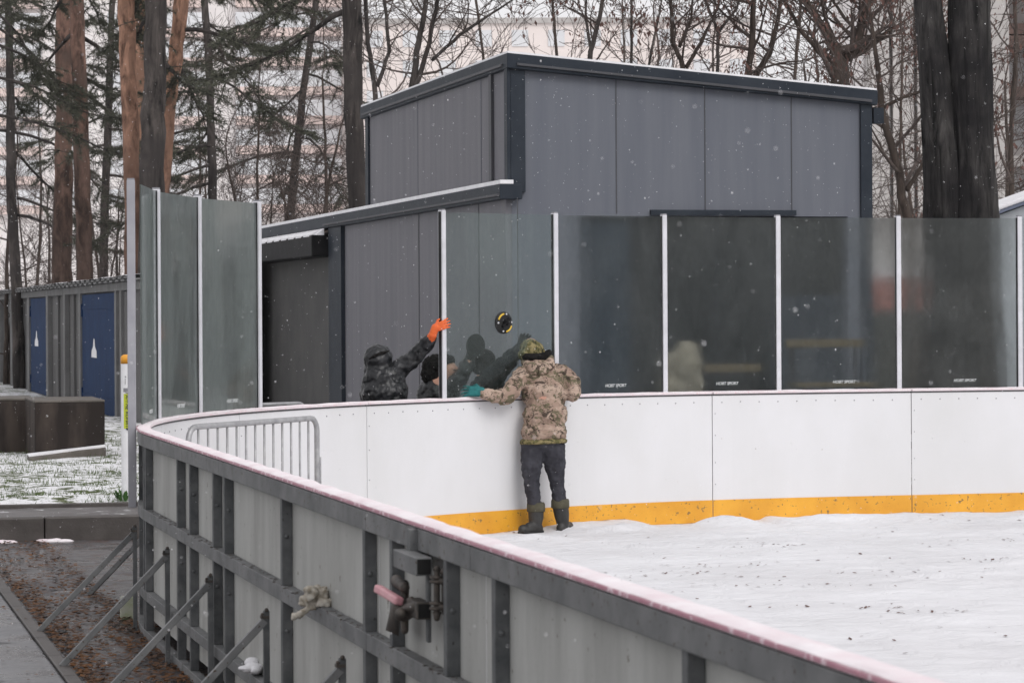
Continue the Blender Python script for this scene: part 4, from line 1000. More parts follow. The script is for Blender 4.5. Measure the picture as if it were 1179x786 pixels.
mb = MB(); mb.ell(hd + Vector((0, 0, .035)), (.108, .112, .088)); mb.ell(hd + Vector((.06, .08, .035)), (.05, .05, .015)); mb.ell(hd + Vector((-.02, -.02, -.05)), (.09, .09, .07)); skinned(mb, 'cap', M['fur'], t, .008, 1, .008, .03)
mb = MB(); lower_body(mb, P(567, 492, D + .12), foot, (1, 0, 0), .105); mb.ell(P(567, 490, D + .12), (.19, .14, .12)); skinned(mb, 'trousers', M['jeans'], t, .013, 2, .02, .06)
shoes(t, foot, (1, 0, 0), (.2, -1, 0))
hb = hand(wr_, Vector((.35, -.2, 1)), Vector((.2, -1, 0)), .5, 1, .1, 1.1); limb(hb, [P(595, 406, 25.78), wr_], [.048, .04]); skinned(hb, 'glove', M['darkglove'], t, .005, 2)
hb = hand(P(562, 469, D - .3), Vector((.5, -.7, .1)), Vector((0, 0, -1)), .5); skinned(hb, 'glove', M['darkglove'], t, .005, 2)

# ------------------------------------------------------------------ trees
def wob(rg, k): return Vector((rg.uniform(-k, k), rg.uniform(-k, k), rg.uniform(-k, k)))
def branch(mb, rg, p, d, ln, r, depth, tips, up=.15, minr=.006, split=3, twist=.22, seg=6):
    pts = [p.copy()]; rs = [r]; n = max(3, seg if depth > 0 else 3); d = d.normalized()
    for i in range(n):
        d = (d + wob(rg, twist) + Vector((0, 0, up * .3))).normalized(); p = p + d * ln / n; pts.append(p.copy()); rs.append(max(minr, r * (1 - .62 * (i + 1) / n)))
    mb.tube(pts, rs, 6 if r > .05 else (4 if r > .015 else 3), False)
    if depth <= 0: tips.append((pts[-1], d)); tips.append((pts[len(pts) // 2], d)); return
    k_ = split + (rg.random() < .5)
    for i in range(k_):
        t_ = rg.uniform(.3, 1.0) if i else 1.0; q = min(int(t_ * n), n - 1); pp = pts[q].lerp(pts[q + 1], t_ * n - q if t_ < 1 else 1.0)
        ax = wob(rg, 1).normalized(); nd = (d + ax * rg.uniform(.5, 1.0)).normalized(); nd = (nd + Vector((0, 0, up))).normalized()
        branch(mb, rg, pp, nd, ln * rg.uniform(.5, .75), max(minr, rs[q] * rg.uniform(.45, .7)), depth - 1, tips, up, minr, split, twist, seg)

def leafy(tips, rg, n, size, hang=True, spread=.12):
    mb = MB()
    for p, d in tips:
        for _ in range(n):
            c = p + wob(rg, spread); s_ = size * rg.uniform(.35, 1.1); a = rg.uniform(0, 6.28)
            x = Vector((math.cos(a), math.sin(a), rg.uniform(-.3, .3))) * s_ * .26; z = Vector((rg.uniform(-.3, .3), rg.uniform(-.3, .3), -1)) * s_
            mb.add([c, c + x + z * .45, c + z, c - x + z * .5], [(0, 1, 2, 3)])
    return mb

def at_base(x, D, z=FZ): return Vector(((x - CX) / FPX * D, D, z))
def trunk_line(pts, D):      # list of (x, y, width px) -> points and radii at distance D
    return [P(x, y, D) for x, y, w_ in pts], [w_ / 2 * D / FPX for x, y, w_ in pts]

def bare_tree(seed, base, stems, label, group, mat, leaves=0, lsize=.09, depth=4, minr=.006, start=.25, limb_len=2.2, twigm=None, spread=.12, nl=9, upv=.15):
    """stems: list of (points, radii). limbs grow off them, then twigs"""
    rg = random.Random(seed); t = thing('bare_tree', base, label, 'tree', group)
    tr = MB(); tips = []; tw = MB()
    for pts, rs in stems:
        # refine
        P2 = [pts[0]]; R2 = [rs[0]]
        for i in range(len(pts) - 1):
            for q in range(1, 5):
                f_ = q / 4; P2.append(pts[i].lerp(pts[i + 1], f_) + wob(rg, rs[i] * .25)); R2.append(rs[i] * (1 - f_) + rs[i + 1] * f_)
        tr.tube(P2, R2, 10, True); n = len(P2)
        for i in range(nl):
            f_ = start + (1 - start) * (i + rg.random()) / nl; q = min(int(f_ * (n - 1)), n - 2); pp = P2[q].lerp(P2[q + 1], f_ * (n - 1) - q)
            a = rg.uniform(0, 6.28); d = Vector((math.cos(a), math.sin(a) * .8, rg.uniform(.2, .9))).normalized()
            branch(tw, rg, pp, d, limb_len * rg.uniform(.6, 1.15) * (1.1 - .4 * f_), R2[q] * rg.uniform(.35, .6), depth - 2, tips, upv, minr)
        branch(tw, rg, P2[-1], (P2[-1] - P2[-2]).normalized(), limb_len, R2[-1], depth - 1, tips, upv, minr)
    tr.build('trunk', mat, t, smooth=True)
    tw.build('crown', twigm or mat, t, smooth=True)
    if leaves:
        cr = t.children[-1]; leafy(tips, rg, leaves, lsize, spread=spread).build('leaves', M['deadleaf'], cr)
    return t

def stem(base, lean, h, r0, r1, rg, n=5):
    pts = [base]; p = base.copy(); d = Vector((lean[0], lean[1], 1)).normalized()
    for i in range(n): d = (d + Vector((rg.uniform(-.07, .07), rg.uniform(-.07, .07), 0))).normalized(); p = p + d * h / n; pts.append(p.copy())
    return pts, [r0 + (r1 - r0) * i / n for i in range(n + 1)]

# pines
def bough(bk, nd, rg, p, d, ln, r, dense=1.0):
    pts = [p.copy()]; n = 8; dd = d.normalized(); q = p.copy()
    for i in range(n):
        dd = (dd + Vector((rg.uniform(-.24, .24), rg.uniform(-.24, .24), -.20 + .05 * i + rg.uniform(-.12, .12)))).normalized(); q = q + dd * ln / n; pts.append(q.copy())
    bk.tube(pts, [max(.008, r * (1 - .85 * i / n)) for i in range(n + 1)], 5, False)
    sub = int(ln * 8.0 * dense)
    for i in range(sub):
        f_ = rg.uniform(.28, 1.0); k_ = min(int(f_ * n), n - 1); pp = pts[k_].lerp(pts[k_ + 1], f_ * n - k_)
        ax = (pts[k_ + 1] - pts[k_]).normalized(); sd_ = ax.cross(Vector((0, 0, 1))).normalized() * rg.choice((-1, 1))
        td = (ax * rg.uniform(.3, .9) + sd_ * rg.uniform(.4, 1.0) + Vector((0, 0, rg.uniform(-.45, .25)))).normalized()
        tl = rg.uniform(.35, 1.1) * (1.15 - .5 * f_); m_ = 5; tp = [pp]; e = pp.copy()
        for j in range(m_): td = (td + wob(rg, .16) + Vector((0, 0, -.03))).normalized(); e = e + td * tl / m_; tp.append(e.copy())
        bk.tube(tp, [.009, .008, .007, .006, .005, .004], 3, False)
        for j in range(1, m_ + 1):
            for _ in range(3):
                c = tp[j - 1].lerp(tp[j], rg.random()); tdx = (tp[j] - tp[j - 1]).normalized()
                for _ in range(6):
                    nd_ = (tdx * .5 + wob(rg, .9)).normalized(); l_ = rg.uniform(.08, .15); s_ = nd_.cross(wob(rg, 1)).normalized() * .008
                    nd.add([c - s_, c + s_, c + nd_ * l_], [(0, 1, 2)])
def pine(seed, base, tl, label, mat, boughs, group='tall pines behind the garages', dense=1.0, maxh=None):
    rg = random.Random(seed); t = thing('pine_tree', base, label, 'tree', group)
    pts, rs = tl; P2 = [pts[0]]; R2 = [rs[0]]
    for i in range(len(pts) - 1):
        for q in range(1, 7):
            f_ = q / 6; P2.append(pts[i].lerp(pts[i + 1], f_) + wob(rg, rs[i] * .10)); R2.append((rs[i] * (1 - f_) + rs[i + 1] * f_) * rg.uniform(.96, 1.05))
    mb = MB(); mb.tube(P2, R2, 14, True); mb.build('trunk', mat, t, smooth=True)
    bk = MB(); nd = MB(); n = len(P2)
    for (z, ang, ln, dz) in boughs:
        q = min(range(n - 1), key=lambda i: abs(P2[i].z - z)); pp = P2[q].lerp(P2[q + 1], .5)
        bough(bk, nd, rg, pp, Vector((math.cos(ang), math.sin(ang), dz)), ln, R2[q] * .28 + .01, dense)
    b_ = bk.build('boughs', M['bark_dark'], t, smooth=True); nd.build('crown', M['needles'], t)
    return t
def rb(seed, z0, z1, n, l0, l1, side=None):
    rg = random.Random(seed); out = []
    for i in range(n):
        a = rg.uniform(0, 6.28) if side is None else side + rg.uniform(-1.0, 1.0)
        out.append((z0 + (z1 - z0) * (i + rg.random()) / n, a, rg.uniform(l0, l1), rg.uniform(-.25, .3)))
    return out
def tline(D, lst, ztop=15.0, rtop=.10):
    """trunk from the ground through the given photo points (top to bottom) and on above the frame"""
    pts, rs = trunk_line(list(reversed(lst)), D)
    b = pts[0].copy(); d = (pts[0] - pts[1]); d = d / max(1e-6, abs(d.z)) if d.z != 0 else Vector((0, 0, -1))
    b = pts[0] + d * (pts[0].z - FZ) * .5; b.z = FZ - .1
    e = pts[-1] + (pts[-1] - pts[-2]).normalized() * max(.5, ztop - pts[-1].z)
    return [b] + pts + [e], [rs[0] * 1.15] + rs + [rtop]
pines = [
 (11, 66, [(74, 0, 18), (73, 150, 20), (72, 310, 24)], 'reddish pine trunk, leftmost of the group, beside its twin', 'bark_dull', rb(1, 6.5, 14, 8, 2.0, 4.0, 1.57)),
 (12, 62, [(89, 0, 16), (93, 150, 18), (98, 310, 20)], 'reddish pine trunk just right of the leftmost one', 'bark_dull', rb(2, 7, 14, 8, 1.8, 3.6, 1.57)),
 (13, 56, [(145, 0, 19), (149, 110, 19), (153, 250, 19)], 'bright orange pine trunk rising above the end of the glass screen', 'bark_orange', rb(3, 8, 13, 6, 1.6, 3.0, 1.57)),
 (14, 66, [(161, 0, 13), (160, 110, 13), (162, 250, 14)], 'thin orange pine trunk half hidden behind the dark one', 'bark_orange', rb(4, 8, 14, 6, 1.6, 3.2, 1.57)),
 (15, 55, [(179, 0, 25), (178, 90, 26), (174, 215, 29)], 'thick dark grey trunk between two orange pines', 'bark_dark', rb(5, 6.0, 13, 8, 2.0, 3.8, 1.3)),
 (16, 58, [(209, 0, 18), (203, 60, 17), (195, 120, 15), (188, 220, 16)], 'orange pine trunk leaning right, right of the thick dark trunk', 'bark_orange', rb(6, 6.2, 13, 8, 2.0, 3.6, .6)),
 (17, 47, [(405, 0, 22), (407, 110, 22), (411, 245, 20)], 'dark straight pine trunk beside the left end of the grey building', 'bark_dark', rb(17, 6.2, 12, 7, 1.5, 3.0, 2.6)),
]
for sd_i, D, lst, lb, mt, bs in pines:
    tl = tline(D, lst); pine(sd_i, tl[0][0], tl, lb, M[mt], bs)
# pines with low boughs filling the gaps
for i, (x, D, h, lb, bs) in enumerate([
 (22, 72, .16, 'pine with low drooping boughs at the far left', rb(31, 4.2, 11, 12, 2.4, 4.6)),
 (120, 78, .15, 'pine with thin dark trunk between the red pair and the orange trunk', rb(32, 5.2, 11, 9, 1.8, 3.6)),
 (250, 64, .12, 'forked slender pine, the one with long drooping boughs over the left glass', rb(33, 4.2, 10, 13, 1.8, 3.8)),
 (318, 74, .14, 'pine with low needle clumps between the slender fork and the dark straight trunk', rb(34, 5.6, 11, 10, 2.2, 4.2)),
 (-20, 60, .15, 'pine just outside the left edge with boughs reaching in', rb(35, 5.6, 11, 8, 2.4, 4.2, 0))]):
    b_ = at_base(x, D); rg = random.Random(i + 50); pts, rs = stem(b_, (rg.uniform(-.02, .04), 0), 15, h, .05, rg, 6); pine(60 + i, b_, (pts, rs), lb, M['bark_dark'], bs)

# the big black double trunk at the right
t = thing('double_trunk_tree', P(1103, 500, 37), 'huge wet-black tree with two fused trunks, behind the rightmost glass', 'tree')
D = 37; mb = MB(); rg = random.Random(9)
def rough_trunk(mb, lst, D, n=80, amp=.09):
    pts, rs = trunk_line(lst, D); P2 = []; R2 = []
    for i in range(len(pts) - 1):
        for q in range(30): f_ = q / 30; P2.append(pts[i].lerp(pts[i + 1], f_)); R2.append(rs[i] * (1 - f_) + rs[i + 1] * f_)
    P2.append(pts[-1]); R2.append(rs[-1]); vs = []; fs = []
    for i, p in enumerate(P2):
        for j in range(n):
            a = 2 * math.pi * j / n; r_ = R2[i] * (1 + amp * noise.noise(Vector((math.cos(a) * 3, math.sin(a) * 3, p.z * .9))) + amp * .9 * noise.noise(Vector((math.cos(a) * 11, math.sin(a) * 11, p.z * 1.3))))
            vs.append(p + Vector((math.cos(a) * r_, math.sin(a) * r_, 0)))
    for i in range(len(P2) - 1):
        for j in range(n): fs.append((i * n + j, i * n + (j + 1) % n, (i + 1) * n + (j + 1) % n, (i + 1) * n + j))
    mb.add(vs, fs); return P2, R2
mb1 = MB(); pa, ra = rough_trunk(mb1, [(1113, 530, 100), (1122, 350, 62), (1120, 200, 54), (1116, 60, 48), (1116, 0, 47), (1112, -260, 40)], D)
pb, rb_ = rough_trunk(mb1, [(1090, 530, 70), (1090, 300, 50), (1085, 180, 44), (1076, 80, 36), (1068, 0, 31), (1050, -260, 26)], D)
mb1.build('trunk', M['bark_black'], t, smooth=True)
tw = MB(); tips = []
for i in range(16):
    src, rr_ = (pa, ra) if i % 2 else (pb, rb_); q = rg.randrange(130, len(src) - 1); a = rg.uniform(0, 6.28)
    branch(tw, rg, src[q], Vector((math.cos(a), math.sin(a), .5)), rg.uniform(1.6, 3.0), .05, 3, tips, .12, .006)
tw.build('crown', M['bark_dark'], t, smooth=True); leafy(tips, rg, 1, .09).build('leaves', M['deadleaf'], t)

# bare broadleaf trees behind the building
TG = 'bare trees behind the buildings'
def px_tree(seed, D, stems_px, label, mat='bark_grey', **kw):
    stems = []
    for lst in stems_px:
        pts, rs = trunk_line(lst, D); stems.append((pts, rs))
    b = stems[0][0][0].copy(); b0_ = b.copy(); b0_.z = FZ - .1
    stems[0] = ([b0_] + stems[0][0], [stems[0][1][0] * 1.2] + stems[0][1])
    return bare_tree(seed, b0_, stems, label, TG, M[mat], twigm=kw.pop('twigm', M['twig']), **kw)
px_tree(201, 52, [[(470, 200, 9), (474, 110, 8), (480, 60, 7), (488, 20, 6), (495, -30, 5)], [(476, 105, 7), (486, 80, 6), (494, 50, 5), (502, 10, 5), (510, -30, 4)], [(497, 70, 4), (530, 40, 4), (560, 20, 3), (590, 0, 2)]], 'bare tree forking into dark stems above the left wall of the building', 'bark_dark', limb_len=1.5, start=.15, nl=7)
px_tree(202, 56, [[(433, 200, 7), (433, 110, 6), (424, 50, 5), (420, -20, 4)], [(434, 100, 5), (448, 60, 4), (445, 20, 4), (440, -20, 3)]], 'bare tree with two thin stems right beside the dark pine trunk', 'bark_dark', limb_len=1.5, start=.3, nl=7)
px_tree(203, 60, [[(646, 120, 4), (640, 50, 3.5), (636, 0, 3), (634, -40, 2)]], 'single thin curved sapling behind the peak of the roof', 'bark_grey', limb_len=.8, start=.5, nl=4, leaves=0)
px_tree(204, 52, [[(676, 130, 5), (680, 60, 6), (690, 20, 5), (698, -30, 4)], [(681, 60, 4), (674, 20, 3), (676, -30, 2)]], 'bare tree with brown seed clusters right of the roof peak', 'bark_dark', limb_len=1.2, start=.4, nl=6, leaves=2, lsize=.11)
px_tree(205, 58, [[(727, 140, 4), (727, 70, 3.5), (727, 0, 3), (728, -40, 2.5)], [(738, 120, 3), (750, 60, 3), (762, 0, 2)]], 'pair of straight thin stems behind the roof, leafless below', 'bark_dark', limb_len=1.1, start=.35, nl=6, leaves=2, lsize=.09)
px_tree(206, 50, [[(788, 150, 7), (786, 75, 6), (775, 50, 5), (772, 0, 4), (760, -40, 3)], [(790, 78, 5), (806, 50, 4), (826, 10, 3), (836, -30, 2)], [(782, 55, 4), (796, 20, 3), (800, -30, 2)]], 'brown-leaved bare tree forking low behind the middle of the roof', 'bark_grey', limb_len=1.4, start=.2, nl=8, leaves=2, lsize=.10)
px_tree(207, 55, [[(823, 140, 5), (826, 80, 4), (827, 38, 4), (812, 0, 3), (800, -40, 2)], [(827, 38, 4), (848, 10, 3), (860, -30, 2)]], 'dark Y-shaped bare tree behind the roof', 'bark_dark', limb_len=1.1, start=.35, nl=6, leaves=2, lsize=.09)
px_tree(208, 50, [[(861, 150, 9), (862, 85, 8), (866, 40, 7), (868, -40, 5)], [(868, 92, 7), (886, 60, 7), (895, 25, 5), (905, -30, 4)]], 'brown V-shaped bare tree full of hanging seeds behind the roof', 'bark_grey', limb_len=1.5, start=.15, nl=9, leaves=2, lsize=.10)
px_tree(209, 47, [[(966, 170, 24), (967, 100, 22), (965, 66, 20), (955, 40, 9), (935, 10, 5), (915, -30, 4)], [(975, 68, 14), (988, 45, 10), (994, 20, 9), (1000, -30, 6)], [(960, 66, 8), (948, 64, 6), (925, 40, 5), (905, 5, 4)], [(965, 60, 6), (950, 20, 4), (940, -20, 3)], [(985, 60, 6), (1010, 45, 5), (1040, 25, 3)]], 'pollarded brown tree with a knobbly head behind the right end of the roof', 'bark_grey', limb_len=1.6, start=.25, nl=9, leaves=2, lsize=.10)
px_tree(210, 42, [[(1052, 400, 14), (1043, 250, 11), (1035, 200, 10), (1022, 155, 9), (1015, 120, 8), (1008, 60, 5), (1000, 0, 4)], [(1043, 220, 6), (1062, 190, 4), (1085, 180, 3)], [(1016, 125, 5), (1040, 112, 4), (1075, 100, 3), (1110, 90, 2)]], 'leaning mossy bare tree between the building corner and the black double trunk', 'bark_grey', limb_len=1.5, start=.2, nl=9, leaves=2, lsize=.09)
px_tree(211, 60, [[(1165, 260, 7), (1164, 150, 6), (1170, 60, 5), (1168, -30, 4)]], 'bare tree right of the black double trunk at the photo edge', 'bark_grey', limb_len=2.0, start=.2, nl=10, leaves=2, lsize=.10)
px_tree(212, 62, [[(912, 160, 5), (915, 90, 4), (920, 30, 4), (925, -30, 3)]], 'thin leafy bare tree between the V-shaped and the pollarded one', 'bark_grey', limb_len=1.6, start=.3, nl=9, leaves=2, lsize=.10)
px_tree(213, 66, [[(560, 120, 4), (556, 60, 3), (548, 0, 3)]], 'faint slender bare tree left of the roof peak', 'bark_grey', limb_len=1.6, start=.3, nl=7)
# thicket of saplings behind the garages
def sapling(seed, h, lv, nl=12):
    rg = random.Random(seed); b_ = Vector((0, 0, 0)); st = [stem(b_, (rg.uniform(-.1, .1), 0), h, .06, .02, rg), stem(b_ + Vector((.1, 0, 0)), (rg.uniform(-.3, .3), .1), h * .8, .045, .015, rg)]
    return bare_tree(seed, b_, st, 'x', 'leafless saplings behind the garages', M['bark_grey'], depth=5, limb_len=h * .36, start=.12, nl=nl, minr=.0045, twigm=M['twig'], leaves=lv, lsize=.09, upv=.05)
protos = [sapling(301, 5.2, 0, 7), sapling(302, 6.5, 0, 8), sapling(303, 4.4, 0, 7)]
spots = [(6, 76, 0, 1.2, 'at the far left behind the garage roof'), (38, 82, 1, 1.1, 'left of the leftmost pine trunks'), (58, 90, 2, 1.2, 'seen just left of the red pine pair'), (118, 84, 0, 1.15, 'in the gap between the red pines and the orange trunk'), (134, 70, 2, 1.0, 'low between the red pines and the glass screen end'),
         (215, 70, 1, 1.0, 'above the left glass screen, near the leaning pine'), (240, 84, 2, 1.3, 'behind the slender forked pine'), (282, 70, 0, 1.1, 'above the third glass post'), (305, 66, 1, 1.0, 'over the snowy gutter box'), (338, 76, 2, 1.35, 'over the left end of the wing roof'), (362, 64, 0, 1.15, 'with many pale twigs left of the dark pine'), (385, 72, 1, 1.2, 'immediately left of the dark straight pine'),
         (446, 66, 2, 1.4, 'right of the dark pine, above the side wall'), (524, 74, 0, 1.5, 'behind the side wall roof edge'), (700, 80, 1, 1.45, 'right of the roof peak, far behind'), (762, 84, 2, 2.0, 'far behind the middle of the roof'), (842, 86, 1, 1.5, 'far behind between the Y-shaped and V-shaped trees'), (940, 84, 2, 2.0, 'far behind the right end of the roof'),
         (1022, 70, 1, 1.3, 'beside the building corner'), (1075, 76, 2, 1.9, 'behind the leaning mossy tree'), (1160, 80, 0, 1.6, 'behind the snowy kiosk roof')]
used = [False] * 3
for i, (x, D, k_, sc, lb) in enumerate(spots):
    mt = Matrix.Translation(at_base(x, D)) @ Matrix.Rotation(i * 1.37, 4, 'Z') @ Matrix.Scale(sc, 4)
    lb = 'leafless grey-brown sapling ' + lb
    if not used[k_]: protos[k_].matrix_basis = mt; protos[k_]['label'] = lb; used[k_] = True
    else: copy_thing(protos[k_], mt, lb)

# ------------------------------------------------------------------ background buildings
M['apt_l'] = worn('pale_panel_facade', (.80, .76, .75), (.74, .70, .69), .08, .9)
M['apt_r'] = worn('beige_pink_facade', (.80, .72, .69), (.74, .66, .63), .06, .9)
M['redband'] = worn('brick_red_balcony', (.73, .60, .56), (.68, .55, .51), .3, .9)
M['win'] = worn('far_window', (.62, .63, .65), (.72, .72, .74), .4, .3)
M['greybal'] = worn('grey_balcony', (.42, .42, .45), (.35, .35, .38), .3, .8)
M['concrete'] = worn('weathered_concrete', (.48, .455, .44), (.36, .34, .33), .5, .9, streak=(1, 1, .3))
M['brownbeam'] = worn('brown_beam', (.13, .085, .075), (.19, .12, .10), .5, .8)
def slab_block(name, label, x0, x1, ytop, D, mat, depth, floors, cols, band, winm, fh):
    X0 = P(x0, 300, D).x; X1 = P(x1, 300, D).x; zt = P((x0 + x1) / 2, ytop, D).z
    t = thing(name, Vector(((X0 + X1) / 2, D, 0)), label, 'building')
    mb = MB(); mb.box(X0, X1, D, D + depth, -.1, zt); mb.build('wall', mat, t)
    mb = MB(); mb.box(X0 - .3, X1 + .3, D - .3, D + depth, zt + .002, zt + .5); mb.build('roof', M['concrete'], t)
    cw = (X1 - X0) / cols; wmesh = None
    for f in range(floors):
        zb = zt - (f + 1) * fh + .2
        if zb < 1: break
        if band and f % 1 == 0:
            for g0, g1 in band:
                mb = MB(); mb.box(X0 + g0 * (X1 - X0), X0 + g1 * (X1 - X0), D - .9, D - .02, zb - .40, zb + .40); b_ = mb.build('balcony', M['redband'], t)
                mb = MB(); mb.box(X0 + g0 * (X1 - X0), X0 + g1 * (X1 - X0), D - .86, D - .1, zb + .41, zb + 1.9); mb.build('balcony_glazing', M['win'], b_)
        for c in range(cols):
            if wmesh is None:
                m_ = MB(); m_.box(-.75, .75, -.06, .02, -.75, .75); wmesh = m_.build('window', winm, t); o = wmesh; o.location = t.matrix_basis.translation * 0; 
                o.matrix_parent_inverse = Matrix.Identity(4)
            else: o = wmesh.copy(); COL.objects.link(o); o.parent = t
            o.location = Vector((X0 + (c + .5) * cw, D - .04, zb + 1.2)) - t.location
    return t
slab_block('apartment_block', 'pale apartment block with brick-red balcony bands, seen through the pines', -40, 408, -60, 272, M['apt_l'], 14, 9, 9, [(.02, .2), (.42, .62), (.70, .97)], M['win'], 2.78)
slab_block('apartment_block', 'beige pink apartment block with a flat roofline above the grey building', 412, 872, 27, 262, M['apt_r'], 14, 9, 11, None, M['win'], 2.75)
# frame-like building at the right
D = 118; t = thing('office_building', P(1110, 400, D), 'pale concrete building with tall columns and brown beams at the right', 'building')
X0, X1 = P(1004, 300, D).x, P(1300, 300, D).x
mb = MB(); mb.box(X0, X1, D + 2.5, D + 14, -.1, 17); mb.build('wall', M['apt_l'], t)
for x in (1012, 1040, 1068, 1096, 1150, 1205, 1260):
    p = P(x, 300, D); mb = MB(); mb.box(p.x - .42, p.x + .42, D - .3, D + .6, -.1, 18); mb.build('column', M['concrete'], t)
for y in (-20, 32, 46, 105, 185, 265):
    z = P(1100, y, D).z; mb = MB(); mb.box(X0, X1, D + .61, D + 2.4, z - .22, z + .22); mb.build('beam', M['brownbeam'] if y in (32, 46, 105) else M['concrete'], t)
for x in (1026, 1054, 1082, 1110, 1168, 1190):
    for y in (70, 145, 225):
        p = P(x, y, D + 2.4); mb = MB(); mb.box(p.x - .38, p.x + .38, p.y - .0, p.y + .09, p.z - .9, p.z + .9); mb.build('window', M['win'], t)
t = thing('brick_outbuilding', P(1050, 380, 88), 'low salmon-red building blurred through the right-hand glass', 'building')
mb = MB(); pA, pB = P(1000, 300, 88), P(1093, 300, 88); zt = P(1050, 318, 88).z; mb.box(pA.x, pB.x, 88, 93, -.1, zt); mb.build('wall', M['brick_red'], t)
mb = MB(); mb.box(pA.x - .2, pB.x + .2, 87.8, 93.2, zt + .002, zt + .18); mb.build('roof', M['snow'], t)
# dark board fence behind the glass at the right
t = thing('board_fence', AB(13, 31, FZ), 'dark board fence behind the two rightmost panes', 'fence')
for i in range(9):
    mb = MB(); mb.ab(a1 + 1 + i * 1.5, a1 + 2.46 + i * 1.5, 36.0, 36.04, FZ, 1.93); mb.build('panel', M['hedge_wall'], t)
    mb = MB(); mb.ab(a1 + .95 + i * 1.5, a1 + 1.05 + i * 1.5, 36.041, 36.12, FZ, 1.98); mb.build('post', M['hedge_wall'], t)
# snowy kiosk at the right edge
t = thing('kiosk', P(1210, 480, 44), 'low kiosk whose white snowy roof with dark blue edge shows right of the black trunks', 'kiosk')
D = 44; e0 = P(1118, 258, D); e1 = P(1300, 192, D)
mb = MB(); mb.hexa([e0, e1, e1 + Vector((0, 4, 0)), e0 + Vector((0, 4, 0)), e0 + Vector((0, 0, .05)), e1 + Vector((0, 0, .05)), e1 + Vector((0, 4, .05)), e0 + Vector((0, 4, .05))]); mb.build('roof_edge', worn('blue_grey_steel', (.10, .12, .18), (.14, .16, .22), 3, .4), t)
u_ = Vector((0, 0, .052)); v_ = Vector((0, 0, .13)); mb = MB(); mb.hexa([e0 + u_, e1 + u_, e1 + u_ + Vector((0, 4, 0)), e0 + u_ + Vector((0, 4, 0)), e0 + v_, e1 + v_, e1 + v_ + Vector((0, 4, 0)), e0 + v_ + Vector((0, 4, 0))]); mb.build('roof_snow', M['snow'], t, bevel=.03)
mb = MB(); u_ = Vector((.05, .1, 0)); f0 = Vector((e0.x, e0.y, FZ)); f1 = Vector((e1.x, e1.y, FZ)); dn = Vector((0, 0, -.002))
mb.hexa([f0 + u_, f1 + u_, f1 + u_ + Vector((0, 3.8, 0)), f0 + u_ + Vector((0, 3.8, 0)), e0 + u_ + dn, e1 + u_ + dn, e1 + u_ + dn + Vector((0, 3.8, 0)), e0 + u_ + dn + Vector((0, 3.8, 0))]); mb.build('wall', worn('white_kiosk_wall', (.42, .44, .47), (.34, .36, .38), 1, .6), t)

# ------------------------------------------------------------------ loose stuff
rg = random.Random(21); mb = MB()
def leaf(p, s_, rg):
    a = rg.uniform(0, 6.28); x = Vector((math.cos(a), math.sin(a), rg.uniform(-.2, .3))) * s_; y = Vector((-math.sin(a), math.cos(a), rg.uniform(-.2, .3))) * s_ * .6
    mb.add([p - x, p - x * .2 + y, p + x, p - x * .1 - y], [(0, 1, 2, 3)])
for _ in range(9000):
    b_ = rg.uniform(4, 20.9); u = rg.random()
    if u < .42: a_ = -.64 + abs(rg.gauss(0, .13))
    elif u < .8: a_ = .0 - abs(rg.gauss(0, .16))
    else: a_ = rg.uniform(-.64, .1)
    if b_ > 17 and rg.random() < .5: b_ = 9 + rg.random() * 6
    leaf(AB(a_, b_, -.108 + rg.random() * .014), rg.uniform(.010, .028), rg)
for _ in range(260):
    leaf(AB(rg.uniform(-1.3, -.7), rg.uniform(6, 20), -.095), rg.uniform(.01, .02), rg)
tag(mb.build('fallen_leaves', M['fallen']), 'brown and orange leaves scattered on the wet asphalt along the boards', 'leaves', kind='stuff')
mb = MB()
CL = [(rg.uniform(2.5, 9), rg.uniform(9, 19), rg.uniform(.15, .5)) for _ in range(16)] + [(4.6, 12.2, .3), (4.9, 11.8, .25), (5.6, 17.0, .2), (3.2, 13.5, .25)]
for _ in range(520):
    a_ = rg.uniform(2, 12); b_ = rg.uniform(9, 19.6)
    if rg.random() < .7:
        q_ = rg.choice(CL); a_, b_ = rg.gauss(q_[0], q_[2]), rg.gauss(q_[1], q_[2] * .35)
    if not inside(a_, b_): continue
    leaf(AB(a_, b_, iz(a_, b_) + .008), rg.uniform(.007, .024), rg)
tag(mb.build('leaf_litter', M['deadleaf']), 'small dark leaf scraps scattered over the white ice sheet', 'leaves', kind='stuff')
mb = MB()
for _ in range(26000):
    b_ = 22.6 + rg.random() ** 1.4 * 15; a_ = rg.uniform(-6, 5)
    if noise.noise(Vector((a_ * 1.2, b_ * 1.2, 7))) < -.12 + rg.uniform(-.2, .2): continue
    p = AB(a_, b_, gz(a_, b_) - .01); h = rg.uniform(.03, .085); a = rg.uniform(0, 6.28); s_ = Vector((math.cos(a), math.sin(a), 0)) * .005
    mb.add([p - s_, p + s_, p + Vector((rg.uniform(-.04, .04), rg.uniform(-.04, .04), h))], [(0, 1, 2)])
tag(mb.build('grass', M['grassblade']), 'short green grass poking through the thin snow', 'grass', kind='stuff')
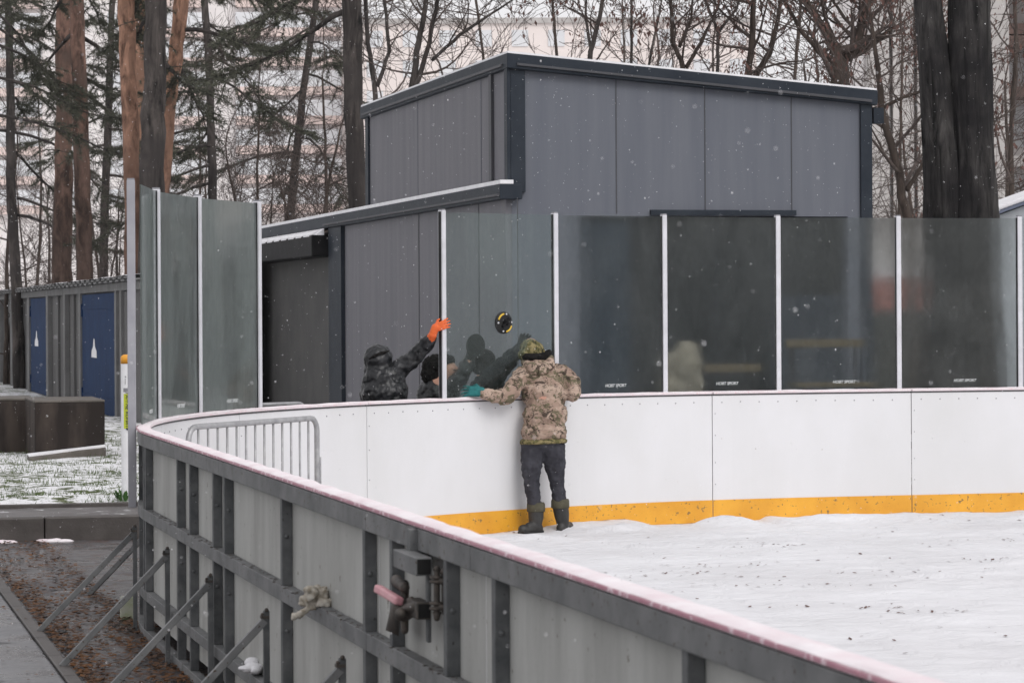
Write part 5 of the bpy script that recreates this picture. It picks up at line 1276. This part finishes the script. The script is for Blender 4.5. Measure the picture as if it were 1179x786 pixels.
# slush along the foot of the kerb
mb = MB()
for _ in range(150):
    a_ = rg.uniform(-3.5, .2); 
    if noise.noise(Vector((a_ * 1.5, 0, 3))) < -.05: continue
    mb.ell(AB(a_, 20.95 + rg.uniform(-.05, .04), -.118), (rg.uniform(.03, .09), rg.uniform(.03, .05), rg.uniform(.01, .03)), None, 8, 5)
tag(mb.build('slush', M['cap_snow'], smooth=True), 'crumbly snow lying along the foot of the kerb', 'snow', kind='stuff')
# falling snow
mb = MB(); rg = random.Random(77)
octa = [(1, 0, 0), (-1, 0, 0), (0, 1, 0), (0, -1, 0), (0, 0, 1), (0, 0, -1)]; of = [(0, 2, 4), (2, 1, 4), (1, 3, 4), (3, 0, 4), (2, 0, 5), (1, 2, 5), (3, 1, 5), (0, 3, 5)]
for _ in range(7500):
    D = 3.5 + rg.random() ** .7 * 28; wx = D * .2 + .5
    D = max(D, 4.5)
    if D < 12 and rg.random() < .6: continue
    c = Vector((rg.uniform(-wx, wx), D, CAMZ + rg.uniform(-.135, .115) * D))
    if c.z < .05: continue
    r_ = rg.uniform(.0008, .0021) * (1.5 if rg.random() < .06 else 1); e = Vector((1, 1, rg.uniform(1.0, 1.8)))
    mb.add([c + Vector((q[0] * e.x, q[1] * e.y, q[2] * e.z)) * r_ for q in octa], of)
tag(mb.build('falling_snow', M['snow'], smooth=True), 'sparse white snowflakes falling through the air', 'snowflakes', kind='stuff')

# ------------------------------------------------------------------ haze of the snowfall
HZ = True
if HZ:
    mb = MB(); mb.box(-120, 120, -8, 300, -1.5, 46); o = mb.build('haze', None or M['snow'])
    k = NT('snowfall_haze'); v_ = k.n('ShaderNodeVolumePrincipled'); v_.inputs['Color'].default_value = (.93, .93, .95, 1); v_.inputs['Density'].default_value = .0002; v_.inputs['Anisotropy'].default_value = .2
    k.l(v_.outputs[0], k.out.inputs['Volume']); o.data.materials.clear(); o.data.materials.append(k.m)
    tag(o, 'thin pale haze of falling snow over the whole scene', 'haze', kind='stuff')
